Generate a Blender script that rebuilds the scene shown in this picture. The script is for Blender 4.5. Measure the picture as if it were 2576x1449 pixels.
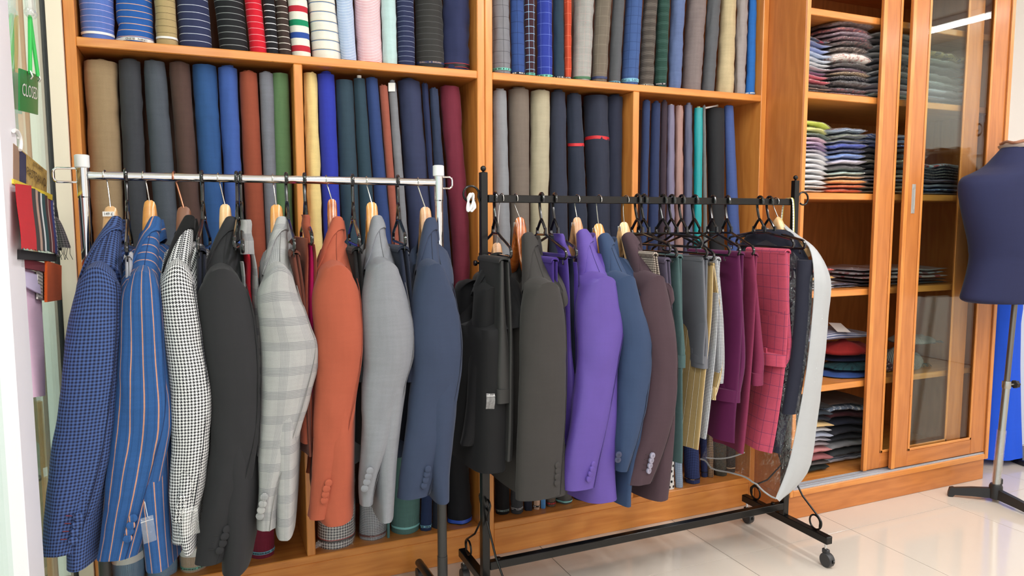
import bpy, math, random
from mathutils import Vector, Matrix, noise
random.seed(7)
S = bpy.context.scene
for o in list(bpy.data.objects): bpy.data.objects.remove(o)
COL = S.collection
# ------------------------------------------------ camera
F, PITCH, YAW, ROLL = 1818.07, 0.0945, 0.4078, -0.001
CAM = Vector((0.3199, -2.3678, 1.23))
FW = Vector((math.sin(YAW)*math.cos(PITCH), math.cos(YAW)*math.cos(PITCH), -math.sin(PITCH)))
RT0 = Vector((math.cos(YAW), -math.sin(YAW), 0)); UP0 = RT0.cross(FW)
RT = math.cos(ROLL)*RT0 + math.sin(ROLL)*UP0
UP = -math.sin(ROLL)*RT0 + math.cos(ROLL)*UP0
cd = bpy.data.cameras.new('camera'); cam = bpy.data.objects.new('camera', cd); COL.objects.link(cam)
cd.sensor_width = 36; cd.lens = F*36/2576; cd.clip_start = 0.05
M = Matrix((RT, UP, -FW)).transposed().to_4x4(); M.translation = CAM; cam.matrix_world = M
S.camera = cam
# ------------------------------------------------ view, world, lamps
S.view_settings.view_transform = 'Standard'; S.view_settings.look = 'None'
S.view_settings.exposure = 0.30; S.view_settings.gamma = 1.0; S.view_settings.use_curve_mapping = False
S.cycles.transparent_max_bounces = 24
W = bpy.data.worlds.new('world'); S.world = W; W.use_nodes = True
W.node_tree.nodes['Background'].inputs[0].default_value = (0.97, 0.98, 1.0, 1)
W.node_tree.nodes['Background'].inputs[1].default_value = 0.95
CEIL = 2.75
def lamp(name, x, y0, y1, power, w=0.08):
    l = bpy.data.lights.new(name, 'AREA'); l.shape = 'RECTANGLE'; l.size = w; l.size_y = abs(y1-y0)
    l.energy = power; l.color = (0.985, 0.985, 1.0)
    o = bpy.data.objects.new(name, l); COL.objects.link(o); o.location = (x, (y0+y1)/2, CEIL-0.075)
LAMPS = [(-0.35, -2.75, -0.75), (0.9, -2.75, -0.75), (2.15, -2.75, -0.75), (3.4, -2.75, -0.75), (5.6, -2.9, -1.43), (0.3, -4.9, -3.3), (2.2, -4.9, -3.3), (4.1, -4.9, -3.3)]  # last three are unseen lamps added behind the camera for frontal fill
for x, a, b in LAMPS: lamp('tube_light', x, a, b, 17)

# ------------------------------------------------ helpers
def at(px, py, x=None, y=None, z=None):
    r = FW + RT*((px-1288)/F) - UP*((py-724.5)/F)
    if y is not None: t = (y-CAM.y)/r.y
    elif z is not None: t = (z-CAM.z)/r.z
    else: t = (x-CAM.x)/r.x
    return CAM + r*t
def lin(c):
    return tuple(((v/255)/12.92 if v/255 <= .04045 else ((v/255+.055)/1.055)**2.4) for v in c)
def nz(x, y, z=0.0): return noise.noise(Vector((x, y, z)))

class MB:
    def __init__(s): s.v = []; s.f = []; s.uv = []
    def add(s, vs, fs, uvs):
        b = len(s.v); s.v += [Vector(v) for v in vs]
        s.f += [tuple(b+i for i in f) for f in fs]; s.uv += uvs
        return s
    def box(s, a, b, c=0.0025):
        return s.box2(a, b, c)
    def box2(s, lo, hi, c):
        lo = list(lo); hi = list(hi)
        for i in range(3):
            if lo[i] > hi[i]: lo[i], hi[i] = hi[i], lo[i]
        d = [hi[i]-lo[i] for i in range(3)]; c = min(c, min(d)*.45)
        L = max(range(3), key=lambda i: d[i])
        vs = []; idx = {}
        for ix in (0, 1):
            for iy in (0, 1):
                for iz in (0, 1):
                    p = [(lo, hi)[k][i] for i, k in enumerate((ix, iy, iz))]
                    sg = [1 if k == 0 else -1 for k in (ix, iy, iz)]
                    for ax in range(3):   # vertex lying on the face with normal ax
                        q = [p[i]+(0 if i == ax else sg[i]*c) for i in range(3)]
                        idx[(ix, iy, iz, ax)] = len(vs); vs.append(q)
        fs = []
        for ax in range(3):
            o = [i for i in range(3) if i != ax]
            for sd in (0, 1):
                k = []
                for u, w in ((0, 0), (1, 0), (1, 1), (0, 1)):
                    t = [0, 0, 0]; t[ax] = sd; t[o[0]] = u; t[o[1]] = w; k.append(idx[(*t, ax)])
                flip = (sd == 0) ^ (ax == 1)
                fs.append(tuple(k[::-1]) if flip else tuple(k))
            for u in (0, 1):
                for w in (0, 1):
                    t0 = [0, 0, 0]; t1 = [0, 0, 0]; t1[ax] = 1
                    for t in (t0, t1): t[o[0]] = u; t[o[1]] = w
                    fs.append((idx[(*t0, o[0])], idx[(*t1, o[0])], idx[(*t1, o[1])], idx[(*t0, o[1])]))
        for ix in (0, 1):
            for iy in (0, 1):
                for iz in (0, 1):
                    fs.append(tuple(idx[(ix, iy, iz, a)] for a in range(3)))
        o = [i for i in range(3) if i != L]
        off = random.random()*7
        uvs = []
        for f in fs:
            for i in f: uvs.append((vs[i][L]+off, vs[i][o[0]]+vs[i][o[1]]+off))
        return s.add(vs, fs, uvs)
    def loft(s, rings, cap0=True, cap1=True, closed=True, vlen=None, u0=0.0):
        n = len(rings[0]); vs = [p for r in rings for p in r]; fs = []; uvs = []
        ul = [0.0]; mid = rings[len(rings)//2]
        for i in range(n): ul.append(ul[-1]+(Vector(mid[(i+1) % n])-Vector(mid[i])).length)
        if vlen is None:
            vlen = [0.0]
            for a, b in zip(rings, rings[1:]):
                ca = sum((Vector(p) for p in a), Vector())/n; cb = sum((Vector(p) for p in b), Vector())/n
                vlen.append(vlen[-1]+(cb-ca).length)
        m = n if closed else n-1
        for k in range(len(rings)-1):
            for i in range(m):
                j = (i+1) % n
                fs.append((k*n+i, k*n+j, (k+1)*n+j, (k+1)*n+i))
                uvs += [(ul[i]+u0, vlen[k]), (ul[i+1]+u0, vlen[k]), (ul[i+1]+u0, vlen[k+1]), (ul[i]+u0, vlen[k+1])]
        for flag, k in ((cap0, 0), (cap1, len(rings)-1)):
            if flag and closed:
                r = range(k*n, k*n+n); fs.append(tuple(r) if k else tuple(reversed(r)))
                fr = list(fs[-1]); uvs += [(vs[i][0], vs[i][1]) for i in fr]
        return s.add(vs, fs, uvs)
    def tube(s, pts, r, n=8, cyc=False):
        pts = [Vector(p) for p in pts]; rings = []
        rr = r if isinstance(r, (list, tuple)) else [r]*len(pts)
        up = None
        for i, p in enumerate(pts):
            if cyc: t = pts[(i+1) % len(pts)]-pts[i-1]
            else: t = pts[min(i+1, len(pts)-1)]-pts[max(i-1, 0)]
            t.normalize()
            if up is None: up = Vector((0, 0, 1)) if abs(t.z) < .9 else Vector((1, 0, 0))
            a = t.cross(up)
            if a.length < 1e-5: a = t.orthogonal()
            a.normalize(); b = a.cross(t); up = b
            rings.append([p+(a*math.cos(q)+b*math.sin(q))*rr[i] for q in [2*math.pi*k/n for k in range(n)]])
        if cyc: rings.append(rings[0]); return s.loft(rings, False, False)
        return s.loft(rings)
    def lathe(s, c, prof, n=20, axis=2):
        rings = []
        for r, h in prof:
            ring = []
            for k in range(n):
                q = 2*math.pi*k/n; d = [r*math.cos(q), r*math.sin(q), h]
                if axis == 0: d = [h, d[0], d[1]]
                elif axis == 1: d = [d[0], h, d[1]]
                ring.append(Vector(c)+Vector(d))
            rings.append(ring)
        return s.loft(rings)
    def ball(s, c, r, n=12):
        k = n//2
        return s.lathe(c, [(max(r*math.sin(math.pi*i/k), r*.02), -r*math.cos(math.pi*i/k)) for i in range(k+1)], n)
    def build(s, name, mat, parent=None, smooth=True, loc=None, auto=35):
        me = bpy.data.meshes.new(name)
        top = parent
        while top is not None and top.parent is not None: top = top.parent
        L = Vector(loc) if loc is not None else (Vector(top.location) if top is not None else Vector())
        me.from_pydata([v-L for v in s.v], [], s.f)
        uvl = me.uv_layers.new(name='UVMap')
        flat = [c for u in s.uv for c in u]
        uvl.data.foreach_set('uv', flat)
        me.materials.append(mat)
        me.validate(); me.update()
        if smooth:
            me.polygons.foreach_set('use_smooth', [True]*len(me.polygons))
            try: me.set_sharp_from_angle(angle=math.radians(auto))
            except Exception: pass
        o = bpy.data.objects.new(name, me); COL.objects.link(o)
        if parent is not None: o.parent = parent
        elif loc is not None: o.location = L
        return o
def tag(o, label=None, cat=None, group=None, kind=None):
    if label: o['label'] = label
    if cat: o['category'] = cat
    if group: o['group'] = group
    if kind: o['kind'] = kind
    return o
def thing(name, label, cat, loc, group=None):
    o = bpy.data.objects.new(name, None); COL.objects.link(o); o.location = Vector(loc); o.empty_display_size = .05
    return tag(o, label, cat, group)
def spl(pts, k):
    """Catmull-Rom through tuples"""
    out = []; n = len(pts)
    for i in range(n-1):
        p = [pts[max(i-1, 0)], pts[i], pts[i+1], pts[min(i+2, n-1)]]
        for j in range(k):
            t = j/k; out.append(tuple(.5*((2*b)+(-a+c)*t+(2*a-5*b+4*c-d)*t*t+(-a+3*b-3*c+d)*t**3) for a, b, c, d in zip(*p)))
    out.append(tuple(pts[-1])); return out

# ------------------------------------------------ materials
class NT:
    def __init__(s, name):
        s.m = bpy.data.materials.new(name); s.m.use_nodes = True; s.t = s.m.node_tree; s.n = s.t.nodes
        s.b = s.n['Principled BSDF']; s.out = s.n['Material Output']
    def new(s, ty, **k):
        n = s.n.new(ty)
        for a, v in k.items(): setattr(n, a, v)
        return n
    def link(s, a, b): s.t.links.new(a, b)
    def put(s, sock, v):
        if hasattr(v, 'is_output'): s.link(v, sock)
        else: sock.default_value = v
    def ma(s, op, a, b=0.0, c=0.0):
        n = s.new('ShaderNodeMath', operation=op)
        for i, v in enumerate((a, b, c)): s.put(n.inputs[i], v)
        return n.outputs[0]
    def mix(s, f, a, b, bt='MIX'):
        n = s.new('ShaderNodeMix', data_type='RGBA', blend_type=bt)
        s.put(n.inputs[0], f)
        for sk, v in ((n.inputs[6], a), (n.inputs[7], b)):
            s.put(sk, v if hasattr(v, 'is_output') else (*v[:3], 1))
        return n.outputs[2]
    def uv(s):
        n = s.new('ShaderNodeUVMap'); p = s.new('ShaderNodeSeparateXYZ'); s.link(n.outputs[0], p.inputs[0])
        return p.outputs[0], p.outputs[1], n.outputs[0]
    def noise(s, vec, scale, detail=3, rough=.6, stretch=None):
        if stretch:
            mp = s.new('ShaderNodeMapping'); mp.inputs['Scale'].default_value = stretch; s.link(vec, mp.inputs[0]); vec = mp.outputs[0]
        n = s.new('ShaderNodeTexNoise'); n.inputs['Scale'].default_value = scale; n.inputs['Detail'].default_value = detail
        n.inputs['Roughness'].default_value = rough; s.link(vec, n.inputs['Vector']); return n.outputs[0]
    def bump(s, h, strength, dist=.002):
        n = s.new('ShaderNodeBump'); n.inputs['Strength'].default_value = strength; n.inputs['Distance'].default_value = dist
        s.link(h, n.inputs['Height']); s.link(n.outputs[0], s.b.inputs['Normal'])
MATS = {}
def plain(name, c, rough=.5, metal=0.0, spec=.5, coat=0.0, var=0.0):
    if name in MATS: return MATS[name]
    t = NT(name); t.b.inputs['Base Color'].default_value = (*lin(c), 1); t.b.inputs['Roughness'].default_value = rough
    t.b.inputs['Metallic'].default_value = metal; t.b.inputs['Specular IOR Level'].default_value = spec
    t.b.inputs['Coat Weight'].default_value = coat; t.b.inputs['Coat Roughness'].default_value = .1
    tc = t.new('ShaderNodeTexCoord')
    n = t.noise(tc.outputs['Object'], 14, 4)
    if var: t.link(t.mix(t.ma('MULTIPLY', n, var), lin(c), tuple(v*.55 for v in lin(c))), t.b.inputs['Base Color'])
    t.link(t.ma('ADD', t.ma('MULTIPLY', n, .08), rough-.04), t.b.inputs['Roughness'])
    MATS[name] = t.m; return t.m
def wood(name, a, b, rough=.33, sc=1.0, coat=.25):
    if name in MATS: return MATS[name]
    t = NT(name); u, v, uv = t.uv()
    n1 = t.noise(uv, 3.0*sc, 5, .65, (1.0, 22, 1)); n2 = t.noise(uv, 9*sc, 4, .7, (1.5, 60, 1)); n3 = t.noise(uv, 2.2, 2, .5, (1.2, 5, 1))
    w = t.ma('SINE', t.ma('ADD', t.ma('MULTIPLY', v, 130*sc), t.ma('MULTIPLY', n3, 26)))
    f = t.ma('ADD', t.ma('MULTIPLY', n1, .75), t.ma('MULTIPLY', w, .10))
    c = t.mix(t.ma('MULTIPLY', t.ma('SUBTRACT', f, .12), 1.5), lin(a), lin(b))
    dark = t.ma('GREATER_THAN', n2, .66)
    c = t.mix(t.ma('MULTIPLY', dark, .38), c, tuple(x*.38 for x in lin(b)))
    t.link(c, t.b.inputs['Base Color']); t.b.inputs['Roughness'].default_value = rough
    t.b.inputs['Coat Weight'].default_value = coat; t.b.inputs['Coat Roughness'].default_value = .18
    t.bump(n2, .08, .001); MATS[name] = t.m; return t.m
KF = .95
def cloth(name, base, layers=(), rough=.85, weave=.10, sheen=.06, heather=.0, sat=0.0):
    """layers: (kind, colour, period, width, ...) over metric UVs"""
    if name in MATS: return MATS[name]
    t = NT(name); u, v, uv = t.uv(); kf = KF if max(base) < 215 else max(KF, .92); col = tuple(q*kf for q in lin(base))
    def line(ax, per, wid, off=0.0):
        x = t.ma('FRACT', t.ma('ADD', t.ma('DIVIDE', ax, per), off)); return t.ma('LESS_THAN', x, wid/per)
    for L in layers:
        k, c = L[0], tuple(q*(.78 if max(L[1]) < 215 else .95) for q in lin(L[1]))
        if k == 'sx': col = t.mix(t.ma('MULTIPLY', line(u, L[2], L[3], L[4] if len(L) > 4 else 0), L[5] if len(L) > 5 else 1.0), col, c)
        elif k == 'sy': col = t.mix(t.ma('MULTIPLY', line(v, L[2], L[3], L[4] if len(L) > 4 else 0), L[5] if len(L) > 5 else 1.0), col, c)
        elif k == 'win':
            m = t.ma('MAXIMUM', line(u, L[2], L[3]), line(v, L[2]*1.15, L[3])); col = t.mix(t.ma('MULTIPLY', m, L[4] if len(L) > 4 else 1.0), col, c)
        elif k == 'ging':
            m = t.ma('MULTIPLY', t.ma('ADD', line(u, L[2], L[2]*.5), line(v, L[2], L[2]*.5)), .5); col = t.mix(m, col, c)
        elif k == 'hound':
            th = L[2]/8
            def mod(x, q): return t.ma('SUBTRACT', x, t.ma('MULTIPLY', t.ma('FLOOR', t.ma('DIVIDE', x, q)), q))
            x = t.ma('FLOOR', t.ma('DIVIDE', u, th)); y = t.ma('FLOOR', t.ma('DIVIDE', v, th))
            tw = t.ma('LESS_THAN', mod(t.ma('ADD', x, y), 4.0), 1.5)
            wa = t.ma('LESS_THAN', mod(x, 8.0), 3.5); we = t.ma('LESS_THAN', mod(y, 8.0), 3.5)
            m = t.ma('ADD', t.ma('MULTIPLY', tw, wa), t.ma('MULTIPLY', t.ma('SUBTRACT', 1.0, tw), we)); col = t.mix(m, col, c)
        elif k == 'glen':   # groups of fine lines both ways
            per = L[2]
            def grp(ax, off):
                g = line(ax, per, per*.36, off); return t.ma('MULTIPLY', g, line(ax, per*.36/6, per*.36/6*.42))
            m = t.ma('MAXIMUM', t.ma('MULTIPLY', grp(u, .1), .55), t.ma('MULTIPLY', grp(v, .3), .9)); col = t.mix(t.ma('MULTIPLY', m, L[3]), col, c)
        elif k == 'dots':
            per = L[2]; yy = t.ma('DIVIDE', v, per); row = t.ma('FLOOR', yy)
            xx = t.ma('ADD', t.ma('DIVIDE', u, per), t.ma('MULTIPLY', row, .5))
            dx = t.ma('SUBTRACT', t.ma('FRACT', xx), .5); dy = t.ma('SUBTRACT', t.ma('FRACT', yy), .5)
            d = t.ma('ADD', t.ma('MULTIPLY', dx, dx), t.ma('MULTIPLY', dy, dy)); col = t.mix(t.ma('LESS_THAN', d, L[3]**2), col, c)
        elif k == 'blot':
            n = t.noise(uv, L[2], 3, .6); col = t.mix(t.ma('GREATER_THAN', n, L[3]), col, c)
    if weave:
        n = t.noise(uv, 700, 2, .6, (1, .45, 1)); n2 = t.noise(uv, 90, 3, .6, (1, .12, 1)); n3 = t.noise(uv, 90, 3, .6, (.12, 1, 1))
        f = t.ma('ADD', t.ma('MULTIPLY', t.ma('SUBTRACT', n, .5), weave*2.6), t.ma('MULTIPLY', t.ma('SUBTRACT', t.ma('ADD', n2, n3), 1.0), weave*2.0+heather))
        g = t.new('ShaderNodeCombineColor'); ff = t.ma('ADD', f, 1.0)
        for i in range(3): t.link(ff, g.inputs[i])
        col = t.mix(1.0, col, g.outputs[0], 'MULTIPLY')
        t.bump(n, .12, .0006)
    if hasattr(col, 'is_output'): t.link(col, t.b.inputs['Base Color'])
    else: t.b.inputs['Base Color'].default_value = (*col, 1)
    t.b.inputs['Roughness'].default_value = rough; t.b.inputs['Sheen Weight'].default_value = sheen
    t.b.inputs['Sheen Roughness'].default_value = .4; t.b.inputs['Specular IOR Level'].default_value = .35 if rough > .6 else .6
    MATS[name] = t.m; return t.m
def clear(name, tint=(255, 255, 255), gloss=.12, rough=.06, ior=1.45, alpha=.04, bump=0.0, scale=25):
    """thin clear sheet: transparent body, fresnel reflection, a little milky film"""
    if name in MATS: return MATS[name]
    t = NT(name); n = t.n; tr = t.new('ShaderNodeBsdfTransparent'); tr.inputs[0].default_value = (*lin(tint), 1)
    gl = t.new('ShaderNodeBsdfGlossy'); gl.inputs['Roughness'].default_value = rough; gl.inputs[0].default_value = (1, 1, 1, 1)
    df = t.new('ShaderNodeBsdfDiffuse'); df.inputs[0].default_value = (.8, .8, .8, 1)
    tc = t.new('ShaderNodeTexCoord'); f0 = ((ior-1)/(ior+1))**2; nrm = None
    if bump:
        nn = t.noise(tc.outputs['Object'], scale, 4, .65); bp = t.new('ShaderNodeBump'); bp.inputs['Strength'].default_value = bump; bp.inputs['Distance'].default_value = .02
        t.link(nn, bp.inputs['Height'])
        t.link(bp.outputs[0], gl.inputs['Normal']); nrm = bp.outputs[0]
    ge = t.new('ShaderNodeNewGeometry'); vd = t.new('ShaderNodeVectorMath', operation='DOT_PRODUCT')
    t.link(ge.outputs['Normal'], vd.inputs[0]); t.link(ge.outputs['Incoming'], vd.inputs[1])
    sch = t.ma('ADD', f0, t.ma('MULTIPLY', t.ma('POWER', t.ma('SUBTRACT', 1.0, t.ma('ABSOLUTE', vd.outputs['Value'])), 5.0), 1-f0))
    m1 = t.new('ShaderNodeMixShader'); m1.inputs[0].default_value = alpha; t.link(tr.outputs[0], m1.inputs[1]); t.link(df.outputs[0], m1.inputs[2])
    m2 = t.new('ShaderNodeMixShader'); t.link(t.ma('MINIMUM', t.ma('ADD', sch, gloss), 1.0), m2.inputs[0]); t.link(m1.outputs[0], m2.inputs[1]); t.link(gl.outputs[0], m2.inputs[2])
    t.link(m2.outputs[0], t.out.inputs[0]); n.remove(t.b); MATS[name] = t.m; return t.m
def emit(name, c, s):
    if name in MATS: return MATS[name]
    t = NT(name); t.b.inputs['Base Color'].default_value = (*c, 1); t.b.inputs['Emission Color'].default_value = (*c, 1); t.b.inputs['Emission Strength'].default_value = s
    MATS[name] = t.m; return t.m
WOOD = wood('honey_wood', (230, 155, 78), (196, 112, 45))
WOODP = wood('panel_wood', (208, 131, 66), (170, 96, 41), .4, .8)
WOODC = wood('cabinet_back_wood', (206, 128, 66), (160, 92, 44), .45, .8, .1)
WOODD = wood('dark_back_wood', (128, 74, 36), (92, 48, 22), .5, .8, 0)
CHROME = plain('chrome', (222, 224, 226), .09, 1.0)
STEEL = plain('brushed_steel', (176, 178, 174), .3, 1.0)
BLACKM = plain('black_painted_steel', (9, 9, 9), .32, 0, .35, .15)
BLACKP = plain('black_plastic', (16, 16, 18), .18, 0, .6, .4)
GREYP = plain('dark_grey_plastic', (52, 53, 55), .45)
WHITEP = plain('white_plastic', (238, 238, 236), .35)
PAPER = plain('white_paper', (244, 243, 238), .8)
INK = plain('black_ink', (20, 20, 22), .7)
WIRE = plain('steel_wire', (196, 194, 188), .18, 1.0)
COPPER = plain('copper_wire', (186, 130, 104), .3, 1.0)
CARD = plain('cardboard_core', (196, 178, 150), .85)
FILM = clear('clear_film', gloss=.05, rough=.12, alpha=.05, bump=.9, scale=34)
GLASS = clear('door_glass', (246, 250, 248), gloss=.0, rough=.0, alpha=.0, ior=1.36)
def text3(txt, size):
    cu = bpy.data.curves.new('t', 'FONT'); cu.body = txt; cu.size = size; cu.align_x = 'CENTER'; cu.align_y = 'CENTER'; cu.resolution_u = 2
    ob = bpy.data.objects.new('t', cu); COL.objects.link(ob)
    dg = bpy.context.evaluated_depsgraph_get(); me = bpy.data.meshes.new_from_object(ob.evaluated_get(dg))
    vs = [v.co.copy() for v in me.vertices]; fs = [tuple(p.vertices) for p in me.polygons]
    bpy.data.objects.remove(ob); bpy.data.curves.remove(cu); bpy.data.meshes.remove(me)
    return vs, fs
def text_flat(name, txt, size, origin, ax, ay, mat, parent, sx=1.0):
    vs, fs = text3(txt, size); o = Vector(origin); mb = MB()
    P = [o+Vector(ax)*v.x*sx+Vector(ay)*v.y for v in vs]
    mb.add(P, fs, [(0, 0)]*sum(len(f) for f in fs)); return mb.build(name, mat, parent, False)
# ------------------------------------------------ room
TILE = plain('cream_polished_tile', (219, 208, 195), .09, 0, .5, .3, .08)
GROUT = plain('grey_grout', (70, 64, 60), .9)
PAINT = plain('white_wall_paint', (240, 236, 230), .75)
CREAMP = plain('cream_wall_paint', (240, 226, 206), .75)
X0, X1, Y0, YB = -2.2, 6.3, -5.2, .46
fl = MB().box((X0, Y0, -.06), (X1, YB, -.0025), .001).build('floor', GROUT, None, False, (0, 0, 0)); tag(fl, kind='structure')
tm = None; tx0, ty0 = 2.0579-.6*7, -.3536+.6
for i in range(14):
    for j in range(9):
        a = tx0+.6*i; b = ty0-.6*j
        lo = (max(a+.0012, X0), max(b-.6+.0012, Y0)); hi = (min(a+.6-.0012, X1), min(b-.0012, YB))
        if lo[0] >= hi[0] or lo[1] >= hi[1]: continue
        full = hi[0]-lo[0] > .59 and hi[1]-lo[1] > .59
        if full and tm is not None:
            o = bpy.data.objects.new('tile', tm); COL.objects.link(o); o.parent = fl; o.location = (lo[0], lo[1], 0)
        elif full:
            o = MB().box((0, 0, -.004), (.5976, .5976, 0), .0003).build('tile', TILE, fl, False); tm = o.data; o.location = (lo[0], lo[1], 0)
        else:
            MB().box((lo[0], lo[1], -.004), (hi[0], hi[1], 0), .0003).build('tile', TILE, fl, False)
def struct(name, a, b, m, parent=None):
    o = MB().box(a, b, .001).build(name, m, parent, False, None if parent else (0, 0, 0)); return o if parent else tag(o, kind='structure')
struct('ceiling', (X0, Y0, CEIL), (X1, YB+.1, CEIL+.06), PAINT)
struct('wall_back', (-.04, YB-.03, 0), (X1, YB+.05, CEIL), PAINT)
struct('wall_right', (X1, Y0, 0), (X1+.08, YB+.05, CEIL), PAINT)
struct('wall_left', (-.040, -.012, 0), (-.002, YB-.03, CEIL), CREAMP)
struct('baseboard_right', (3.75, YB-.045, 0), (X1, YB-.03, .09), plain('grey_skirting', (170, 162, 156), .4))
struct('wall_front', (2.6, Y0, 0), (X1, Y0+.08, CEIL), PAINT)
LED = emit('led_diffuser', (1, .97, .93), 14)
ALU = plain('white_aluminium', (232, 232, 234), .35)
for i, (x, a, b) in enumerate(LAMPS):
    t = thing('tube_light', 'white LED tube light on the ceiling, ' + ['over the glass shopfront', 'over the chrome rack', 'over the black rack', 'before the glass cabinet', 'mirrored in the cabinet glass', 'added as fill behind the camera at left', 'added as fill behind the camera at centre', 'added as fill behind the camera at right'][i], 'light', (x, (a+b)/2, CEIL), 'ceiling tube lights')
    MB().box((x-.035, a, CEIL-.045), (x+.035, b, CEIL-.001), .004).build('lamp_housing', ALU, t)
    MB().tube([(x, a+.01, CEIL-.058), (x, b-.01, CEIL-.058)], .013, 10).build('lamp_tube', LED, t)
# sign seen only as a reflection
t = thing('wall_sign', 'white framed sign with dark letters on the right wall', 'sign', (X1-.001, -1.9, 1.96))
MB().box((X1-.02, -2.14, 1.76), (X1-.001, -1.5, 2.14), .004).build('sign_board', plain('sign_white', (238, 236, 240), .5), t)
text_flat('lettering', 'PING', .16, (X1-.022, -1.99, 1.96), (0, -1, 0), (0, 0, 1), plain('sign_letter', (50, 30, 30), .6), t, .46)

# ------------------------------------------------ fabric shelves
D = .40
XL, XJ, XRO = 0.0, 1.2427, 2.4847
DIV = (at(749, 160, y=0).x, at(1602, 232, y=0).x)
def fabric_shelf(name, label, xa, xb, xd):
    t = thing(name, label, 'shelf', (xa, 0, 0))
    st = .0275
    def b(n, p, q, m=WOOD): return MB().box(p, q).build(n, m, t)
    b('side_panel', (xa, 0, 0), (xa+st, D, 2.34)); b('side_panel', (xb-st, 0, 0), (xb, D, 2.34))
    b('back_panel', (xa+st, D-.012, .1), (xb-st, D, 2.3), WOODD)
    b('plinth', (xa+st, .002, 0), (xb-st, .022, .0985))
    b('bottom_board', (xa+st, .0, .0985), (xb-st, D-.012, .1245)); b('top_board', (xa+st, 0, 2.31), (xb-st, D-.012, 2.34))
    b('shelf_board', (xa+st, 0, 1.7103), (xb-st, D-.012, 1.7365))
    for p, q in ((xa+st, xd-.0135), (xd+.0135, xb-st)): b('shelf_board', (p, .0, .903), (q, D-.012, .932))
    b('divider', (xd-.0135, .001, .1245), (xd+.0135, D-.012, 1.7103))
    return t
fabric_shelf('fabric_shelf', 'tall honey-wood fabric shelf unit on the left, behind the chrome rack', XL, XJ-.0008, DIV[0])
fs2 = fabric_shelf('fabric_shelf', 'tall honey-wood fabric shelf unit in the middle, behind the black rack', XJ+.0008, XRO-.0005, DIV[1])
# ruler strip on the edge of the mid shelf
ru = thing('measuring_tape', 'grey measuring tape strip along the shelf edge under the burgundy roll', 'tape measure', (1.1, -.002, .905))
MB().box((.99, -.0022, .906), (1.213, -.0004, .924), .0003).build('tape_strip', plain('grey_tape', (150, 165, 178), .5), ru)
mb = MB()
for k in range(22): mb.box((.995+k*.01, -.0029, .906), (.996+k*.01, -.0022, .9115 if k % 5 else .915), .0001)
mb.build('tape_marks', INK, ru)

# ------------------------------------------------ glass cabinet
YC, XCI, XCO = -.2002, 2.5052, 3.7114
cb = thing('display_cabinet', 'honey-wood display cabinet with sliding glass doors right of the fabric shelves', 'cabinet', (XRO, 0, 0))
def b(n, p, q, m=WOOD, par=None, c=.0025): return MB().box(p, q, c).build(n, m, par or cb)
b('side_panel', (XRO, YC+.002, .0991), (XCI-.001, D, 2.34), WOODP); b('side_panel', (XCO-.02, YC+.002, .0991), (XCO, D, 2.34), WOODP)
b('corner_post', (XRO+.001, YC-.003, .0991), (XCI, YC+.0018, 2.34)); b('corner_post', (XCO-.022, YC-.003, .0991), (XCO, YC+.0018, 2.34))
b('back_panel', (XCI, D-.012, .125), (XCO-.02, D, 2.32), WOODC); b('top_board', (XCI, YC, 2.30), (XCO-.02, D-.012, 2.34), WOODP)
b('base_board', (XCI, YC-.002, .0991), (XCO-.022, D-.012, .125)); b('plinth', (XRO+.004, YC+.008, 0), (XCO-.012, D, .099), WOODP)
for z in (1.7369, 1.3371, .9328, .5327, 2.06): b('shelf_board', (XCI, -.14, z-.027), (XCO-.02, D-.012, z))
for y in (-.186, -.157):
    mb = MB(); mb.box((XCI, y-.011, .125), (XCO-.02, y+.011, .1275), .0005); mb.box((XCI, y-.0085, .1275), (XCO-.02, y-.006, .1325), .0005); mb.box((XCI, y+.006, .1275), (XCO-.02, y+.0085, .1325), .0005)
    mb.build('door_track', plain('track_aluminium', (196, 198, 204), .35, .6), cb)
def sliding_door(xa, xb, y, handle):
    d = MB(); th = .009
    d.box((xa, y-th, .135), (xa+.098, y+th, 2.28), .004); root = d.build('sliding_door', WOODP, cb)
    for p, q in (((xb-.098, y-th, .135), (xb, y+th, 2.28)), ((xa+.098, y-th, .135), (xb-.098, y+th, .205)), ((xa+.098, y-th, 2.2), (xb-.098, y+th, 2.28))):
        MB().box(p, q, .003).build('door_rail', WOODP, root)
    g = .098
    for p, q in (((xa+g, y-th-.002, .205), (xa+g+.012, y-th+.004, 2.2)), ((xb-g-.012, y-th-.002, .205), (xb-g, y-th+.004, 2.2)), ((xa+g, y-th-.002, .205), (xb-g, y-th+.004, .217))):
        MB().box(p, q, .002).build('glazing_bead', WOOD, root)
    MB().box((xa-.001, y-th-.0008, .136), (xa+.02, y-th+.002, 2.279), .0006).build('edge_strip', WOOD, root)
    MB().box((xa+g-.004, y-.002, .2), (xb-g+.004, y+.002, 2.205), .0003).build('glass_pane', GLASS, root, False)
    if handle:
        hx = xa+.052 if handle < 0 else xb-.052
        m = MB(); z0, z1 = 1.254, 1.378; yf = y-th
        m.box((hx-.0105, yf-.002, z0), (hx+.0105, yf-.0002, z0+.02), .0004); m.box((hx-.0105, yf-.002, z1-.02), (hx+.0105, yf-.0002, z1), .0004)
        m.box((hx-.0105, yf-.002, z0+.02), (hx-.0075, yf-.0002, z1-.02), .0004); m.box((hx+.0075, yf-.002, z0+.02), (hx+.0105, yf-.0002, z1-.02), .0004)
        m.box((hx-.0075, yf-.0006, z0+.02), (hx+.0075, yf-.0002, z1-.02), .0002)
        for z in (z0+.01, z1-.01): m.lathe((hx, yf-.0028, z), [(.003, 0), (.003, .001)], 8, 1)
        m.build('door_handle', plain('satin_handle', (206, 204, 198), .35, .55), root)
    return root
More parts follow.
